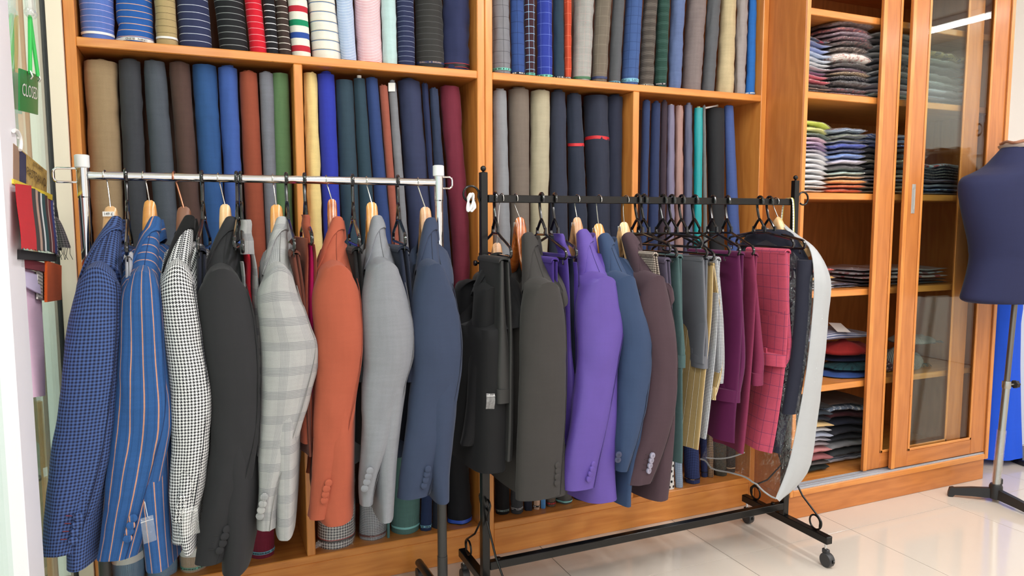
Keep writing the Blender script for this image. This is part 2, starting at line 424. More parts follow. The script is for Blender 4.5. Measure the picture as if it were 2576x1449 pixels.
sliding_door(2.937, 3.56, -.157, 0); sliding_door(3.072, 3.689, -.186, -1)

# ------------------------------------------------ left shopfront: glass wall, sign, swatch book
GX = -.050
gl = struct('window_1', (GX-.009, -.014, 0), (GX+.009, -.0, CEIL), plain('black_gasket', (24, 26, 28), .5))
MB().box((GX-.004, -1.6, .05), (GX+.004, -.012, CEIL-.02), .0005).build('glass_pane', clear('shop_glass', (230, 246, 236), gloss=.02, rough=.0, alpha=.10, ior=1.5), gl, False)
mull = at(66, 724, x=GX+.03)
struct('window_2', (GX-.04, mull.y-.14, 0), (GX+.030, mull.y, CEIL), plain('mullion_white', (236, 234, 240), .45))
struct('window_3', (GX-.014, -1.62, 0), (GX+.014, mull.y-.14, .05), ALU)
# ------------------------------------------------ fabric rolls
def ordn(i): return ['first', 'second', 'third', 'fourth', 'fifth', 'sixth', 'seventh', 'eighth', 'ninth', 'tenth', 'eleventh', 'twelfth', 'thirteenth', 'fourteenth', 'fifteenth', 'sixteenth', 'seventeenth', 'eighteenth', 'nineteenth', 'twentieth'][i]
def roll(row, label, group, z0, z1=None, yf=.02, wr=1.0, lim=None, zmax=9):
    """row: base px (l, r, y), top px (l, r, y), material, extras"""
    (bl, br, by), (tl, tr, ty), mat = row[:3]; ex = row[3] if len(row) > 3 else {}
    yf = ex.get('yf', yf)
    def solve(l, r, y, yy):
        yc = yy+.03
        for _ in range(4):
            a, b = at(l, y, y=yc), at(r, y, y=yc); m = (a+b)/2
            d = Vector((m.x-CAM.x, m.y-CAM.y)).normalized(); rad = .5*(b.x-a.x)*d.y; yc = yy+rad
        return m, rad, yc
    mb_, rb, yb = solve(bl, br, by, yf); mt, rt, yt = solve(tl, tr, ty, yf+ex.get('lean', .0))
    zb_, zt_ = mb_.z, mt.z
    f0 = (z0-zb_)/(zt_-zb_)
    cx = lambda z: mb_.x+(mt.x-mb_.x)*(z-zb_)/(zt_-zb_)
    cy = lambda z: yb+(yt-yb)*(z-zb_)/(zt_-zb_)
    top = z1 if z1 is not None else min(at((tl+tr)/2, ty, y=yf).z, zmax)
    r0 = (rb+(rt-rb)*f0)*.975; r1 = (rb+(rt-rb)*(top-zb_)/(zt_-zb_))*.975
    r0 = min(max(r0, .75*rb), 1.2*rb) if r0 > 0 else rb
    r0 *= ex.get('sh', 1); r1 *= ex.get('sh', 1)
    if lim:
        cx0 = cx; mg = .006
        def cx(z):
            f = (z-z0)/(top-z0); r = r0+(r1-r0)*f+mg
            return min(max(cx0(z), lim[0]+r), lim[1]-r)
    t = thing('fabric_roll', label, 'fabric roll', (cx(z0), cy(z0), z0), group)
    N, K = 30, 26; sd = random.random()*90; th0 = random.uniform(.5, 2.6); w = wr*ex.get('wr', 1.0)
    def R(th, k):
        f = k/K; r = r0+(r1-r0)*f; z = f*(top-z0)
        n = nz(math.cos(th)*1.5+sd, math.sin(th)*1.5, z*11)*.5 + nz(math.cos(th)*1.1+sd, math.sin(th)*1.1+z*9, z*30)*.5
        r += w*(.0035*n+.0016*nz(th*2+sd, z*48))
        if 'pinch' in ex:
            pz, pa = ex['pinch']; r *= 1-pa*math.exp(-((z-pz)/.022)**2)*(.6+.4*math.sin(th*3+sd))
        return r-.0022*(((th-th0) % (2*math.pi))/(2*math.pi)-.5)
    rings = []
    for k in range(K+1):
        z = z0+(top-z0)*k/K; tap = 1.0 if 0 < k < K else .97
        rings.append([Vector((cx(z)+R(th, k)*tap*math.cos(th), cy(z)+R(th, k)*tap*math.sin(th), z)) for th in [2*math.pi*i/N for i in range(N)]])
    def ins(ring, s, dz):
        c = sum(ring, Vector())/N; return [c+(p-c)*s+Vector((0, 0, dz)) for p in ring]
    vl = [0]+[(top-z0)*k/K for k in range(K+1)]+[top-z0]
    if ex.get('frac'): vl = [v+ex['frac'] for v in vl]
    m = MB().loft([ins(rings[0], .8, .0)]+rings+[ins(rings[-1], .86, -.003)], vlen=vl, u0=sd*.01)
    m.build('fabric', mat, t, auto=50)
    c = Vector((cx(top), cy(top), top)); rc = min(.016, r1*.4)
    if ex.get('core'):
        MB().lathe(c-Vector((0, 0, .003)), [(rc, 0), (rc, ex['core']), (rc*.75, ex['core']), (rc*.75, .001)], 14).build('core_tube', ex.get('corem', PAPER), t)
    elif ex.get('tuft', 1):
        rr = [[c+Vector((r1*q*math.cos(th)*(1+.1*nz(th, sd)), r1*q*math.sin(th), h+.004*nz(th*1.5, sd, q))) for th in [2*math.pi*i/16 for i in range(16)]] for q, h in ((.62, -.004), (.60, .003+.006*random.random()), (.5, .002), (.3, -.002))]
        MB().loft(rr).build('inner_layers', mat, t)
    dv = Vector((CAM.x-cx(z0), CAM.y-cy(z0))); ac = math.atan2(dv.y, dv.x)
    def band(name, z, h, m, d=.0012, a0=-math.pi, a1=math.pi, marks=None, text=None, flip=False, tsize=None, wav=0, tcol=None):
        n = 26; rg = []
        for zz, dd in ((z, d*.3), (z, d), (z+h, d), (z+h, d*.3)):
            q = []
            for i in range(n+1):
                th = ac+a0+(a1-a0)*i/n; kk = (zz-z0)/(top-z0)*K
                q.append(Vector((cx(zz)+(R(th, kk)+dd)*math.cos(th), cy(zz)+(R(th, kk)+dd)*math.sin(th), zz+wav*math.sin(2*th+sd))))
            rg.append(q)
        bd = MB().loft(rg, False, False, False).build(name, m, t)
        if marks or text:
            mm = MB(); kk = (z-z0)/(top-z0)*K
            def P(s, q):
                th = ac+s; rr_ = R(th, kk)+d+.0007; zz = z+h/2+q
                return Vector((cx(zz)+rr_*math.cos(th), cy(zz)+rr_*math.sin(th), zz+wav*math.sin(2*th+sd)))
            if text:
                vs, fs = text3(text, tsize or h*.95); sg = -1 if flip else 1
                mm.add([P(sg*v.x/r0, sg*v.y) for v in vs], fs, [(0, 0)]*sum(len(f) for f in fs))
            else:
                s = -1.3
                while s < 1.3:
                    ww = random.uniform(.0012, .004)/r0
                    if random.random() < .72:
                        q0, q1 = -h*.3, h*.3
                        mm.add([P(s, q0), P(s+ww, q0), P(s+ww, q1), P(s, q1)], [(0, 1, 2, 3)], [(0, 0)]*4)
                    s += ww+.0016/r0
            if mm.v: mm.build('woven_marks', tcol or INK, bd, False)
    for bnd in ex.get('bands', ()): band(**bnd, **({} if 'name' in bnd else {'name': 'selvage_ribbon'}))
    if ex.get('plastic'):
        rg = []
        for k in range(K+1):
            z = z0+(top-z0)*k/K
            rg.append([Vector((cx(z)+(R(th, k)+.003+.0035*nz(th*3+sd, z*40))*math.cos(th), cy(z)+(R(th, k)+.003+.0035*nz(th*3+sd, z*40))*math.sin(th), z)) for th in [2*math.pi*i/N for i in range(N)]])
        MB().loft(rg, False, False).build('plastic_wrap', FILM, t)
        if ex['plastic'] == 2:
            for q in range(9):
                a = ac+random.uniform(-1.2, 1.2); rr_ = r0+.008
                p = Vector((cx(z0)+rr_*math.cos(a), cy(z0)+rr_*math.sin(a), z0+random.uniform(.008, .02)))
                e = Vector((math.cos(a)*.02+random.uniform(-.012, .012), math.sin(a)*.02, -.005)); s2 = Vector((random.uniform(-.01, .01), .004, .012))
                p.z = max(p.z, z0+.014)
                MB().add([p, p+e, p+e+s2, p+s2*1.2], [(0, 1, 2), (0, 2, 3)], [(0, 0)]*6).build('plastic_wrap', FILM, t)
    if ex.get('tag'):
        zt = top-ex['tag'][0]; a = ac+ex['tag'][1]; p = Vector((cx(zt)+(r1+.003)*math.cos(a), cy(zt)+(r1+.003)*math.sin(a), zt)); s_ = Vector((-math.sin(a), math.cos(a), 0))
        ww, hh = ex['tag'][2:4]
        MB().add([p-s_*ww, p+s_*ww, p+s_*ww*1.0+Vector((0, 0, hh)), p-s_*ww+Vector((0, 0, hh*1.0))], [(0, 1, 2, 3)], [(0, 0)]*4).build('paper_tag', PAPER, t)
    return t
def C(n, base, *layers, **k): return cloth(n, base, layers, **k)
W_ = (232, 232, 236)
TEALR = plain('teal_ribbon', (110, 196, 178), .6); SKYR = plain('sky_ribbon', (128, 190, 214), .6); DKR = plain('black_ribbon', (20, 20, 30), .6)
GRNR = plain('green_ribbon', (60, 110, 76), .6); NAVR = plain('navy_ribbon', (40, 52, 92), .6); REDR = plain('red_ribbon', (206, 42, 50), .5); BLUR = plain('blue_ribbon', (52, 92, 200), .4)
WHR = plain('white_ribbon', (236, 236, 236), .6); GOLD = plain('gold_thread', (214, 186, 150), .5); REDT = plain('red_thread', (200, 50, 50), .6)
def rb(z, m, h=.008, **k): return dict(z=z, h=h, m=m, **k)
Z1 = 1.7365; ZT = 2.27
UL = [
 (195, 283, 92, 193, 281, 0, C('lavender_stripe', (92, 120, 196), ('sy', (205, 190, 225), .0165, .0012), weave=.14), 'mid-blue heathered roll with thin lilac stripes', dict(bands=[rb(Z1+.017, WHR, .007, name='white_band')])),
 (292, 391, 103, 288, 383, 0, C('cobalt_orange', (38, 92, 170), ('sy', (228, 176, 142), .018, .0018)), 'pinched cobalt-blue roll with peach stripes and white lettered selvage', dict(wr=2.6, pinch=(.055, .18), bands=[rb(Z1+.007, WHR, .009, text='LINEN   BLEND', flip=True, wav=.001)])),
 (394, 449, 107, 388, 441, 0, C('tan_stripe', (178, 156, 112), ('sy', (82, 66, 44), .0185, .001)), 'tan roll with thin dark stripes', dict(bands=[rb(Z1+.021, WHR, .006, name='white_band')])),
 (451, 536, 117, 442, 525, 0, C('navy_white_stripe', (44, 50, 84), ('sy', (205, 210, 225), .0205, .0016)), 'wide navy roll with white stripes', {}),
 (552, 626, 124, 538, 613, 0, C('black_white_stripe', (27, 28, 32), ('sy', (170, 175, 176), .0185, .0016)), 'wide black roll with grey-white stripes', {}),
 (629, 672, 130, 615, 659, 0, C('red_stripe', (205, 22, 44), ('sy', (240, 170, 180), .0185, .0013)), 'bright red roll with thin white stripes', {}),
 (671, 701, 131, 661, 691, 0, C('black_stripe_slim', (24, 24, 30), ('sy', (235, 235, 240), .0185, .0022)), 'slim black roll with bold white stripes', {}),
 (703, 733, 133, 692, 722, 0, C('brown_stripe', (58, 44, 40), ('sy', (225, 218, 210), .0185, .002)), 'slim dark-brown roll with white stripes', {}),
 (733, 783, 138, 722, 773, 0, C('multi_stripe', (234, 230, 218), ('sy', (206, 44, 62), .12, .018, -.15), ('sy', (48, 84, 170), .12, .018, -.483), ('sy', (20, 150, 106), .12, .018, -.80)), 'cream roll with broad red, blue and green bands', {}),
 (785, 859, 145, 774, 844, 0, C('cream_blue_stripe', (233, 229, 218), ('sy', (96, 130, 176), .029, .0032), ('sy', (226, 205, 160), .029, .0016, .9)), 'fat cream roll with blue and gold stripes', {}),
 (857, 898, 150, 844, 888, 0, C('blue_seersucker', (214, 224, 242), ('sy', (122, 158, 214), .0048, .002)), 'pale roll with fine light-blue stripes', {}),
 (898, 963, 155, 888, 958, 0, C('pink_seersucker', (244, 224, 228), ('sy', (216, 130, 140), .0048, .0019)), 'pale roll with fine pink stripes', {}),
 (963, 1000, 160, 958, 996, 0, C('pale_teal', (184, 212, 212)), 'plain pale teal roll', {}),
 (1001, 1045, 162, 996, 1041, 0, C('navy_pin', (36, 42, 76), ('sy', (170, 180, 205), .016, .001)), 'narrow navy roll with thin pale stripes', {}),
 (1047, 1119, 170, 1042, 1112, 0, C('char_stripe', (50, 49, 48), ('sy', (110, 110, 112), .019, .0008)), 'wide charcoal roll with faint stripes, lettered selvage', dict(wr=1.5, bands=[rb(Z1+.017, NAVR, .007, text='QUALITY   IN   ENGLAND', tcol=GOLD)])),
 (1122, 1193, 176, 1117, 1185, 0, C('ink_navy', (40, 46, 82)), 'wrinkled plain navy roll with black and red ribbon', dict(wr=2.4, bands=[rb(Z1+.013, DKR, .011), rb(Z1+.0115, REDT, .0013), rb(Z1+.0245, REDT, .0013)])),
]
for i, (a, b_, c, d, e, f, m, lab, ex) in enumerate(UL):
    roll(((a, b_, c), (d, e, f), m, ex), lab+', ' + ordn(i)+' on upper left shelf', 'rolls on the upper left shelf', Z1+.0005, ZT-random.random()*.08, .022, 1, (.0275, XJ-.0283))
UR = [
 (1239, 1285, 183, 1238, 1281, 0, C('grey_win', (126, 126, 132), ('win', (70, 70, 76), .034, .0012)), 'grey roll with dark windowpane check and green selvage', dict(wr=1.5, bands=[rb(Z1+.015, TEALR, .008, marks=1)])),
 (1286, 1321, 186, 1283, 1318, 0, C('blue_win', (50, 76, 136), ('win', (24, 36, 76), .032, .001)), 'blue roll with dark windowpane check', dict(bands=[rb(Z1+.006, DKR, .007, marks=1, tcol=PAPER)])),
 (1322, 1347, 189, 1318, 1346, 0, C('maroon_win', (60, 32, 40), ('win', (150, 190, 226), .0215, .0018)), 'slim maroon roll with sky-blue check lines', dict(bands=[rb(Z1+.006, TEALR, .008, marks=1)])),
 (1351, 1390, 193, 1350, 1389, 0, C('royal_win', (42, 58, 150), ('win', (120, 140, 220), .033, .001)), 'royal-blue roll with pale windowpane lines', dict(bands=[rb(Z1+.004, TEALR, .009, marks=1)])),
 (1393, 1419, 196, 1391, 1418, 0, C('dk_teal', (38, 58, 76)), 'slim dark teal roll with black lettered selvage', dict(bands=[rb(Z1+.004, DKR, .007, marks=1, tcol=PAPER)])),
 (1420, 1438, 197, 1419.5, 1438, 0, C('rust_win', (186, 68, 42), ('win', (226, 130, 100), .034, .001)), 'very slim rust-red checked roll', dict(bands=[rb(Z1+.004, DKR, .007, text='WOOL', tcol=PAPER)])),
 (1438, 1486, 200, 1444, 1495, 0, C('lt_plaid', (158, 158, 154), ('win', (196, 176, 172), .021, .0012), ('blot', (186, 160, 158), 22, .68), weave=.16), 'light grey plaid roll with green ribbon', dict(wr=1.5, bands=[rb(Z1+.009, GRNR, .009)])),
 (1487, 1526, 204, 1496, 1540, 0, C('taupe_plaid', (112, 102, 90), ('win', (150, 142, 126), .03, .001)), 'taupe plaid roll with navy ribbon', dict(wr=1.5, bands=[rb(Z1+.015, NAVR, .009)])),
 (1531, 1561, 207, 1541, 1571, 0, C('grey_slim', (84, 86, 90)), 'slim grey folded roll with blue selvage', dict(bands=[rb(Z1+.003, SKYR, .008, marks=1)])),
 (1562, 1606, 209, 1573, 1617, 0, C('steel_blue_check', (62, 88, 140), ('win', (50, 76, 128), .028, .002)), 'steel-blue checked roll with sky-blue lettered selvage', dict(bands=[rb(Z1+.014, SKYR, .013, text="120'S  SUPER", flip=True)])),
 (1607, 1644, 212, 1619, 1654, 0, C('brown_glen', (86, 78, 72), ('sy', (140, 132, 122), .03, .014, 0, .55), ('sy', (60, 54, 50), .0035, .0014)), 'grey-brown roll with banded glen check', dict(wr=1.6, bands=[rb(Z1+.004, plain('pale_ribbon', (180, 176, 160), .6), .006, marks=1)])),
 (1645, 1678, 215, 1654, 1685, 0, C('green_glen', (40, 76, 66), ('sy', (78, 116, 106), .034, .012, 0, .5), ('sy', (26, 50, 44), .0035, .0014)), 'dark green roll with banded glen check', dict(bands=[rb(Z1+.011, DKR, .008, text='WOOL  BY', tcol=PAPER)])),
 (1679, 1713, 218, 1687, 1725, 0, C('blue_grey', (92, 108, 148), weave=.16), 'plain blue-grey roll', dict(wr=1.5)),
 (1714, 1764, 221, 1727, 1778, 0, C('mocha', (124, 112, 110), weave=.2), 'wide mottled mocha-grey roll', dict(wr=1.3)),
 (1765, 1798, 225, 1779, 1813, 0, C('mid_grey', (90, 92, 96)), 'plain dark grey roll beside the beige roll', dict(wr=1.5)),
 (1799, 1846, 228, 1814, 1853, 0, C('beige', (196, 178, 140), weave=.16), 'wide plain beige roll', dict(wr=1.5)),
 (1847, 1874, 230, 1854, 1882, 0, C('grey_taupe', (160, 152, 150)), 'slim crinkled grey-taupe roll', dict(wr=2)),
 (1875, 1899, 233, 1883, 1904, 0, C('bright_blue', (42, 108, 186)), 'slim bright blue roll', dict(bands=[rb(Z1+.006, plain('mid_blue_ribbon', (70, 130, 190), .6), .008, marks=1, tcol=PAPER)])),
]
for i, (a, b_, c, d, e, f, m, lab, ex) in enumerate(UR):
    roll(((a, b_, c), (d, e, f), m, ex), lab+', '+ordn(i)+' on upper middle shelf', 'rolls on the upper middle shelf', Z1+.0005, ZT-random.random()*.08, .022, 1, (XJ+.0283, XRO-.028))
Z2 = .9325
LL = [
 (222, 306, 430, 203, 292, 150, C('khaki', (160, 136, 104), weave=.12), 'fat khaki-brown roll', dict(wr=1.5)),
 (311, 367, 430, 297, 354, 150, C('charcoal', (62, 64, 70), weave=.12), 'charcoal roll', {}),
 (379, 439, 430, 360, 417, 152, C('slate', (80, 86, 96), weave=.14), 'slate-grey roll', {}),
 (445, 497, 430, 424, 477, 152, C('cocoa', (84, 62, 56), weave=.12), 'cocoa-brown roll', {}),
 (500, 560, 430, 482, 545, 158, C('denim_blue', (46, 84, 138), weave=.12), 'denim-blue roll with loose top', dict(wr=1.3)),
 (562, 608, 430, 547, 597, 168, C('mid_blue', (62, 92, 164)), 'mid-blue roll', {}),
 (612, 661, 430, 601, 648, 180, C('rust', (150, 74, 52)), 'rust-brown roll', dict(wr=.4)),
 (662, 696, 430, 651, 688, 182, C('steel_grey', (122, 124, 134), weave=.14), 'slim steel-grey roll', dict(wr=.5)),
 (698, 744, 430, 689, 733, 183, C('sage_green', (94, 124, 84)), 'sage-green roll', dict(core=.006, wr=.5)),
 (771, 806, 430, 763, 797, 182, C('butter_yellow', (232, 206, 138)), 'butter-yellow roll right of the divider', dict(wr=1.4)),
 (807, 852, 430, 797, 842, 184, C('royal_blue', (46, 58, 168)), 'royal-blue roll', dict(wr=.4)),
 (853, 899, 430, 844, 888, 199, C('petrol', (48, 68, 82)), 'wide petrol-teal roll', dict(core=.006, wr=.8)),
 (900, 935, 430, 889, 918, 196, C('petrol2', (44, 66, 80)), 'slimmer petrol-teal roll', dict(core=.014, wr=.6)),
 (936, 970, 430, 919, 950, 195, C('marine', (46, 66, 116)), 'marine-blue roll', dict(wr=.6)),
 (971, 991, 430, 954, 975, 215, C('brick', (156, 86, 70)), 'very slim brick-red roll', dict(wr=.5)),
 (992, 1014, 430, 976, 997, 207, C('ash_grey', (126, 127, 132)), 'slim ash-grey roll with a white paper tag', dict(wr=.5, tag=(.03, -.2, .011, .028))),
 (1015, 1076, 430, 998, 1056, 197, C('midnight', (52, 58, 88)), 'fat midnight-blue roll', dict(wr=1.5)),
 (1077, 1090, 430, 1060, 1077, 210, C('navy_fold', (36, 44, 78)), 'thin navy folded remnant', dict(wr=.8, yf=.05)),
 (1091, 1119, 430, 1080, 1101, 222, C('slim_navy', (46, 56, 82)), 'slim navy roll left of the burgundy one', dict(wr=1.2)),
 (1150, 1192, 762, 1104, 1156, 215, C('burgundy', (114, 38, 56)), 'burgundy roll, leaning, last before the side panel', dict(wr=1.6)),
]
for i, (a, b_, c, d, e, f, m, lab, ex) in enumerate(LL):
    roll(((a, b_, c), (d, e, f), m, ex), lab+', '+ordn(i)+' on middle left shelf', 'rolls on the middle left shelf', Z2, None, .045, 1, (.0275, DIV[0]-.0135) if i < 9 else (DIV[0]+.0135, XJ-.0283), 1.697)
LR = [
 (1240, 1280, 430, 1239.5, 1275, 226, C('pale_grey', (142, 144, 148)), 'pale grey roll against the side panel', dict(wr=1.2)),
 (1281, 1332, 430, 1277, 1332, 218, C('warm_taupe', (120, 108, 98)), 'wide warm-taupe roll', dict(wr=.6)),
 (1333, 1381, 430, 1334, 1384, 226, C('stone', (178, 168, 142)), 'stone-beige roll', dict(wr=1.2)),
 (1382, 1427, 430, 1385, 1423, 229, C('ink', (50, 54, 70)), 'ink-navy roll', dict(wr=.8)),
 (1428, 1472, 430, 1425, 1463, 236, C('ink2', (44, 50, 66)), 'narrower navy roll tied with red ribbon', dict(wr=1.2, tie=1, bands=[rb(1.503, REDR, .011, name='red_ribbon', wav=.001)])),
 (1473, 1534, 430, 1467, 1530, 233, C('ink3', (46, 50, 66)), 'fat navy roll tied with red ribbon', dict(wr=1.5, bands=[rb(1.532, REDR, .012, name='red_ribbon', wav=.002)])),
 (1535, 1574, 430, 1532, 1574, 236, C('ink4', (38, 42, 60)), 'dark navy roll left of the divider', dict(wr=1.2)),
 (1611, 1632, 430, 1616, 1637, 253, C('navy_a', (44, 60, 98)), 'slim navy roll right of the divider', dict(wr=.5)),
 (1634, 1659, 430, 1639, 1662, 258, C('navy_b', (42, 54, 90)), 'second slim navy roll', dict(wr=.6)),
 (1660, 1676, 430, 1664, 1679, 255, C('aubergine', (58, 46, 56)), 'slim aubergine roll', dict(wr=.6)),
 (1677, 1697, 430, 1680, 1697, 263, C('lilac_satin', (116, 110, 136), rough=.32, weave=.05), 'slim lilac satin roll', dict(core=.006, wr=1.2)),
 (1698, 1718, 430, 1699, 1718, 265, C('rose_satin', (160, 124, 116), rough=.32, weave=.05), 'slim rose satin roll', dict(wr=1.2)),
 (1720, 1742, 430, 1722, 1742, 263, C('dusk_satin', (82, 84, 110), rough=.32, weave=.05), 'slim dusk-blue satin roll', dict(wr=1.2)),
 (1745, 1767, 430, 1745, 1769, 270, C('turquoise_satin', (24, 156, 160), rough=.35, weave=.05), 'turquoise satin roll', dict(core=.009, corem=plain('pale_green_core', (190, 210, 150), .6), wr=1)),
 (1768, 1778, 430, 1768, 1775, 266, C('thin_grey', (112, 114, 114)), 'thin grey roll', dict(wr=.5)),
 (1779, 1823, 430, 1775, 1823, 270, C('black_wool', (40, 41, 44)), 'wide black wool roll', dict(wr=.6)),
 (1824, 1854, 430, 1821, 1845, 265, C('cornflower', (74, 94, 152)), 'cornflower-blue roll, last before the empty space', dict(wr=.5)),
]
for i, (a, b_, c, d, e, f, m, lab, ex) in enumerate(LR):
    roll(((a, b_, c), (d, e, f), m, ex), lab+', '+ordn(i)+' on middle right shelf', 'rolls on the middle right shelf', Z2, None, .045, 1, (XJ+.0283, DIV[1]-.0135) if i < 7 else (DIV[1]+.0135, XRO-.028), 1.697)
pt = thing('price_stick', 'thin white plastic stick lying across the black wool roll top', 'tag', at(1790, 268, y=.07))
MB().tube([at(1772, 272, y=.05), at(1803, 266, y=.08)], .0035, 8).build('stick', WHITEP, pt); MB().ball(at(1804, 266, y=.08), .0055, 10).build('stick_end', CARD, pt)
# bottom row
Z3 = .125
BL = [
 (282, 366, 1445, 278, 362, 1380, C('sky_pin', (112, 152, 190), ('sx', (58, 78, 110), .06, .0008), ('sx', (62, 84, 116), .005, .001, 0, .35)), 'plastic-wrapped sky-blue roll with broad white band, left one', dict(plastic=1, bands=[rb(Z3+.062, WHR, .024, name='white_band')])),
 (369, 449, 1445, 366, 446, 1380, C('sky_pin2', (116, 158, 198), ('sx', (58, 78, 110), .004, .001, .3, .4)), 'plastic-wrapped sky-blue roll with broad white band, right one', dict(plastic=1, bands=[rb(Z3+.062, WHR, .018, name='white_band')])),
 (453, 522, 1442, 452, 520, 1370, C('tan_pin', (196, 170, 146), ('sx', (140, 112, 90), .005, .001, 0, .6)), 'plastic-wrapped tan roll with white band and mint selvage', dict(plastic=1, bands=[rb(Z3+.05, WHR, .026, name='white_band'), rb(Z3+.008, TEALR, .008, marks=1)])),
 (630, 692, 1422, 628, 691, 1340, C('wine_cord', (138, 40, 66), ('sx', (104, 26, 46), .0042, .0016)), 'wine-red corduroy roll with sky-blue lettered selvage', dict(bands=[rb(Z3+.014, SKYR, .009, marks=1)])),
 (797, 892, 1398, 798, 892, 1310, C('hound_navy', (232, 232, 230), ('hound', (36, 44, 66), .0095), weave=.05), 'houndstooth roll in clear plastic, right of the divider', dict(plastic=2, bands=[rb(Z3+.031, REDT, .002), rb(Z3+.024, DKR, .006)])),
 (902, 972, 1362, 904, 974, 1280, C('hound_small', (206, 210, 216), ('hound', (48, 60, 82), .006), weave=.05), 'small-check grey roll in clear plastic', dict(plastic=1, bands=[rb(Z3+.012, plain('maroon_ribbon', (96, 30, 34), .6), .006)])),
 (974, 981, 1345, 974, 981, 1290, C('thin_teal', (84, 122, 122)), 'thin teal remnant roll', dict(wr=.3)),
 (982, 1056, 1348, 984, 1058, 1240, C('teal_cord', (100, 140, 136), ('sx', (78, 116, 112), .0045, .0016)), 'sea-green corduroy roll with mint band', dict(bands=[rb(Z3+.019, plain('mint_ribbon', (140, 208, 208), .6), .007)])),
 (1058, 1086, 1330, 1060, 1088, 1250, C('deep_blue', (36, 52, 90)), 'deep-blue roll with blue lettered selvage', dict(bands=[rb(Z3+.012, SKYR, .008, marks=1)])),
 (1087, 1120, 1326, 1089, 1121, 1250, C('dark_slate', (38, 44, 56)), 'dark slate roll behind the chrome rack post', {}),
 (1125, 1188, 1320, 1122, 1180, 1180, C('black_quilt', (28, 29, 34)), 'fat black roll with shiny blue foot band', dict(wr=1.8, bands=[rb(Z3+.004, BLUR, .012, name='blue_band')])),
]
for i, (a, b_, c, d, e, f, m, lab, ex) in enumerate(BL):
    ex.setdefault('yf', {0: .03, 1: .03, 2: .03, 3: .04, 4: .012}.get(i, .03)); roll(((a, b_, c), (d, e, f), m, ex), lab+', '+'standing on the bottom left shelf', 'rolls on the bottom left shelf', Z3, .80-random.random()*.06, .03, 1, (.0275, DIV[0]-.0135) if i < 4 else (DIV[0]+.0135, XJ-.0283))
BR = [
 (1245, 1283, 1290, 1244, 1282, 1200, C('coal', (20, 20, 22)), 'black roll with pale lettered selvage beside the rack post', dict(bands=[rb(Z3+.012, plain('grey_ribbon', (120, 140, 138), .6), .007, marks=1)])),
 (1284, 1317, 1288, 1285, 1316, 1200, C('graphite', (60, 62, 66)), 'graphite roll with two thin silver threads', dict(wr=1.6, bands=[rb(Z3+.022, WHR, .0012), rb(Z3+.017, WHR, .0012)])),
 (1318, 1341, 1281, 1318, 1340, 1230, C('night', (36, 40, 56)), 'small night-navy roll', dict(wr=1.4)),
 (1341, 1359, 1276, 1341, 1359, 1230, C('peach', (206, 170, 146)), 'slim peach roll with black lettered band', dict(bands=[rb(Z3+.010, DKR, .006, marks=1, tcol=PAPER)])),
 (1360, 1373, 1268, 1360, 1373, 1230, C('azure', (86, 146, 206)), 'slim azure roll', {}),
 (1374, 1398, 1271, 1374, 1398, 1230, C('brown_tick', (128, 112, 96), ('ging', (70, 56, 48), .006)), 'brown checked roll with red lettering', dict(bands=[rb(Z3+.008, plain('brown_ribbon', (70, 56, 48), .7), .012, marks=1, tcol=REDT)])),
 (1399, 1440, 1268, 1399, 1440, 1200, C('grey_flannel', (88, 86, 84)), 'grey flannel roll with pale mint band', dict(wr=1.6, bands=[rb(Z3+.007, plain('mint_ribbon', (140, 208, 208), .6), .006)])),
 (1442, 1492, 1262, 1442, 1492, 1200, C('dusk_blue', (50, 70, 104)), 'dusk-blue roll behind the purple jacket', dict(wr=1.6)),
 (1494, 1540, 1255, 1494, 1540, 1200, C('storm', (64, 70, 84)), 'storm-grey roll hidden behind the purple jacket hem', {}),
 (1604, 1626, 1246, 1606, 1628, 1200, C('maroon_floral', (66, 24, 30), ('blot', (150, 96, 96), 90, .62)), 'slim dark maroon flecked roll', {}),
 (1628, 1668, 1244, 1628, 1668, 1200, C('black_dots', (22, 22, 24), ('dots', (230, 230, 226), .022, .26)), 'black roll with white polka dots', dict(wr=1.5)),
 (1669, 1697, 1236, 1667, 1696, 1170, C('white_dots', (236, 236, 232), ('dots', (22, 24, 26), .022, .26)), 'white roll with black polka dots', dict(wr=1.2)),
 (1698, 1719, 1236, 1696, 1718, 1170, C('sky_ging', (206, 222, 238), ('ging', (88, 130, 180), .0042)), 'slim sky-blue gingham roll', {}),
 (1722, 1764, 1227, 1718, 1760, 1140, C('navy_ging', (68, 86, 146), ('ging', (22, 30, 62), .0072)), 'navy gingham roll with pink-gold selvage thread', dict(bands=[rb(Z3+.017, plain('dark_navy_rib', (40, 30, 46), .5), .005), rb(Z3+.018, GOLD, .0018)])),
 (1764, 1781, 1210, 1761, 1780, 1140, C('navy_ging2', (58, 70, 122), ('ging', (22, 28, 56), .0062)), 'slim dark navy gingham roll', dict(bands=[rb(Z3+.02, DKR, .004)])),
 (1779, 1795, 1206, 1778, 1795, 1140, C('tan_ging', (184, 152, 118), ('ging', (44, 30, 24), .0075)), 'slim tan and black gingham roll', dict(wr=1.6)),
 (1795, 1830, 1202, 1792, 1828, 1150, C('olive_ging', (96, 94, 82), ('ging', (34, 34, 30), .0062)), 'dark olive gingham roll', dict(wr=1.4, bands=[rb(Z3+.022, DKR, .005)])),
 (1833, 1861, 1193, 1832, 1861, 1150, C('brown_ging', (74, 66, 60), ('ging', (30, 26, 24), .0062)), 'dark brown gingham roll with copper band', dict(wr=1.2, bands=[rb(Z3+.018, GOLD, .004)])),
]
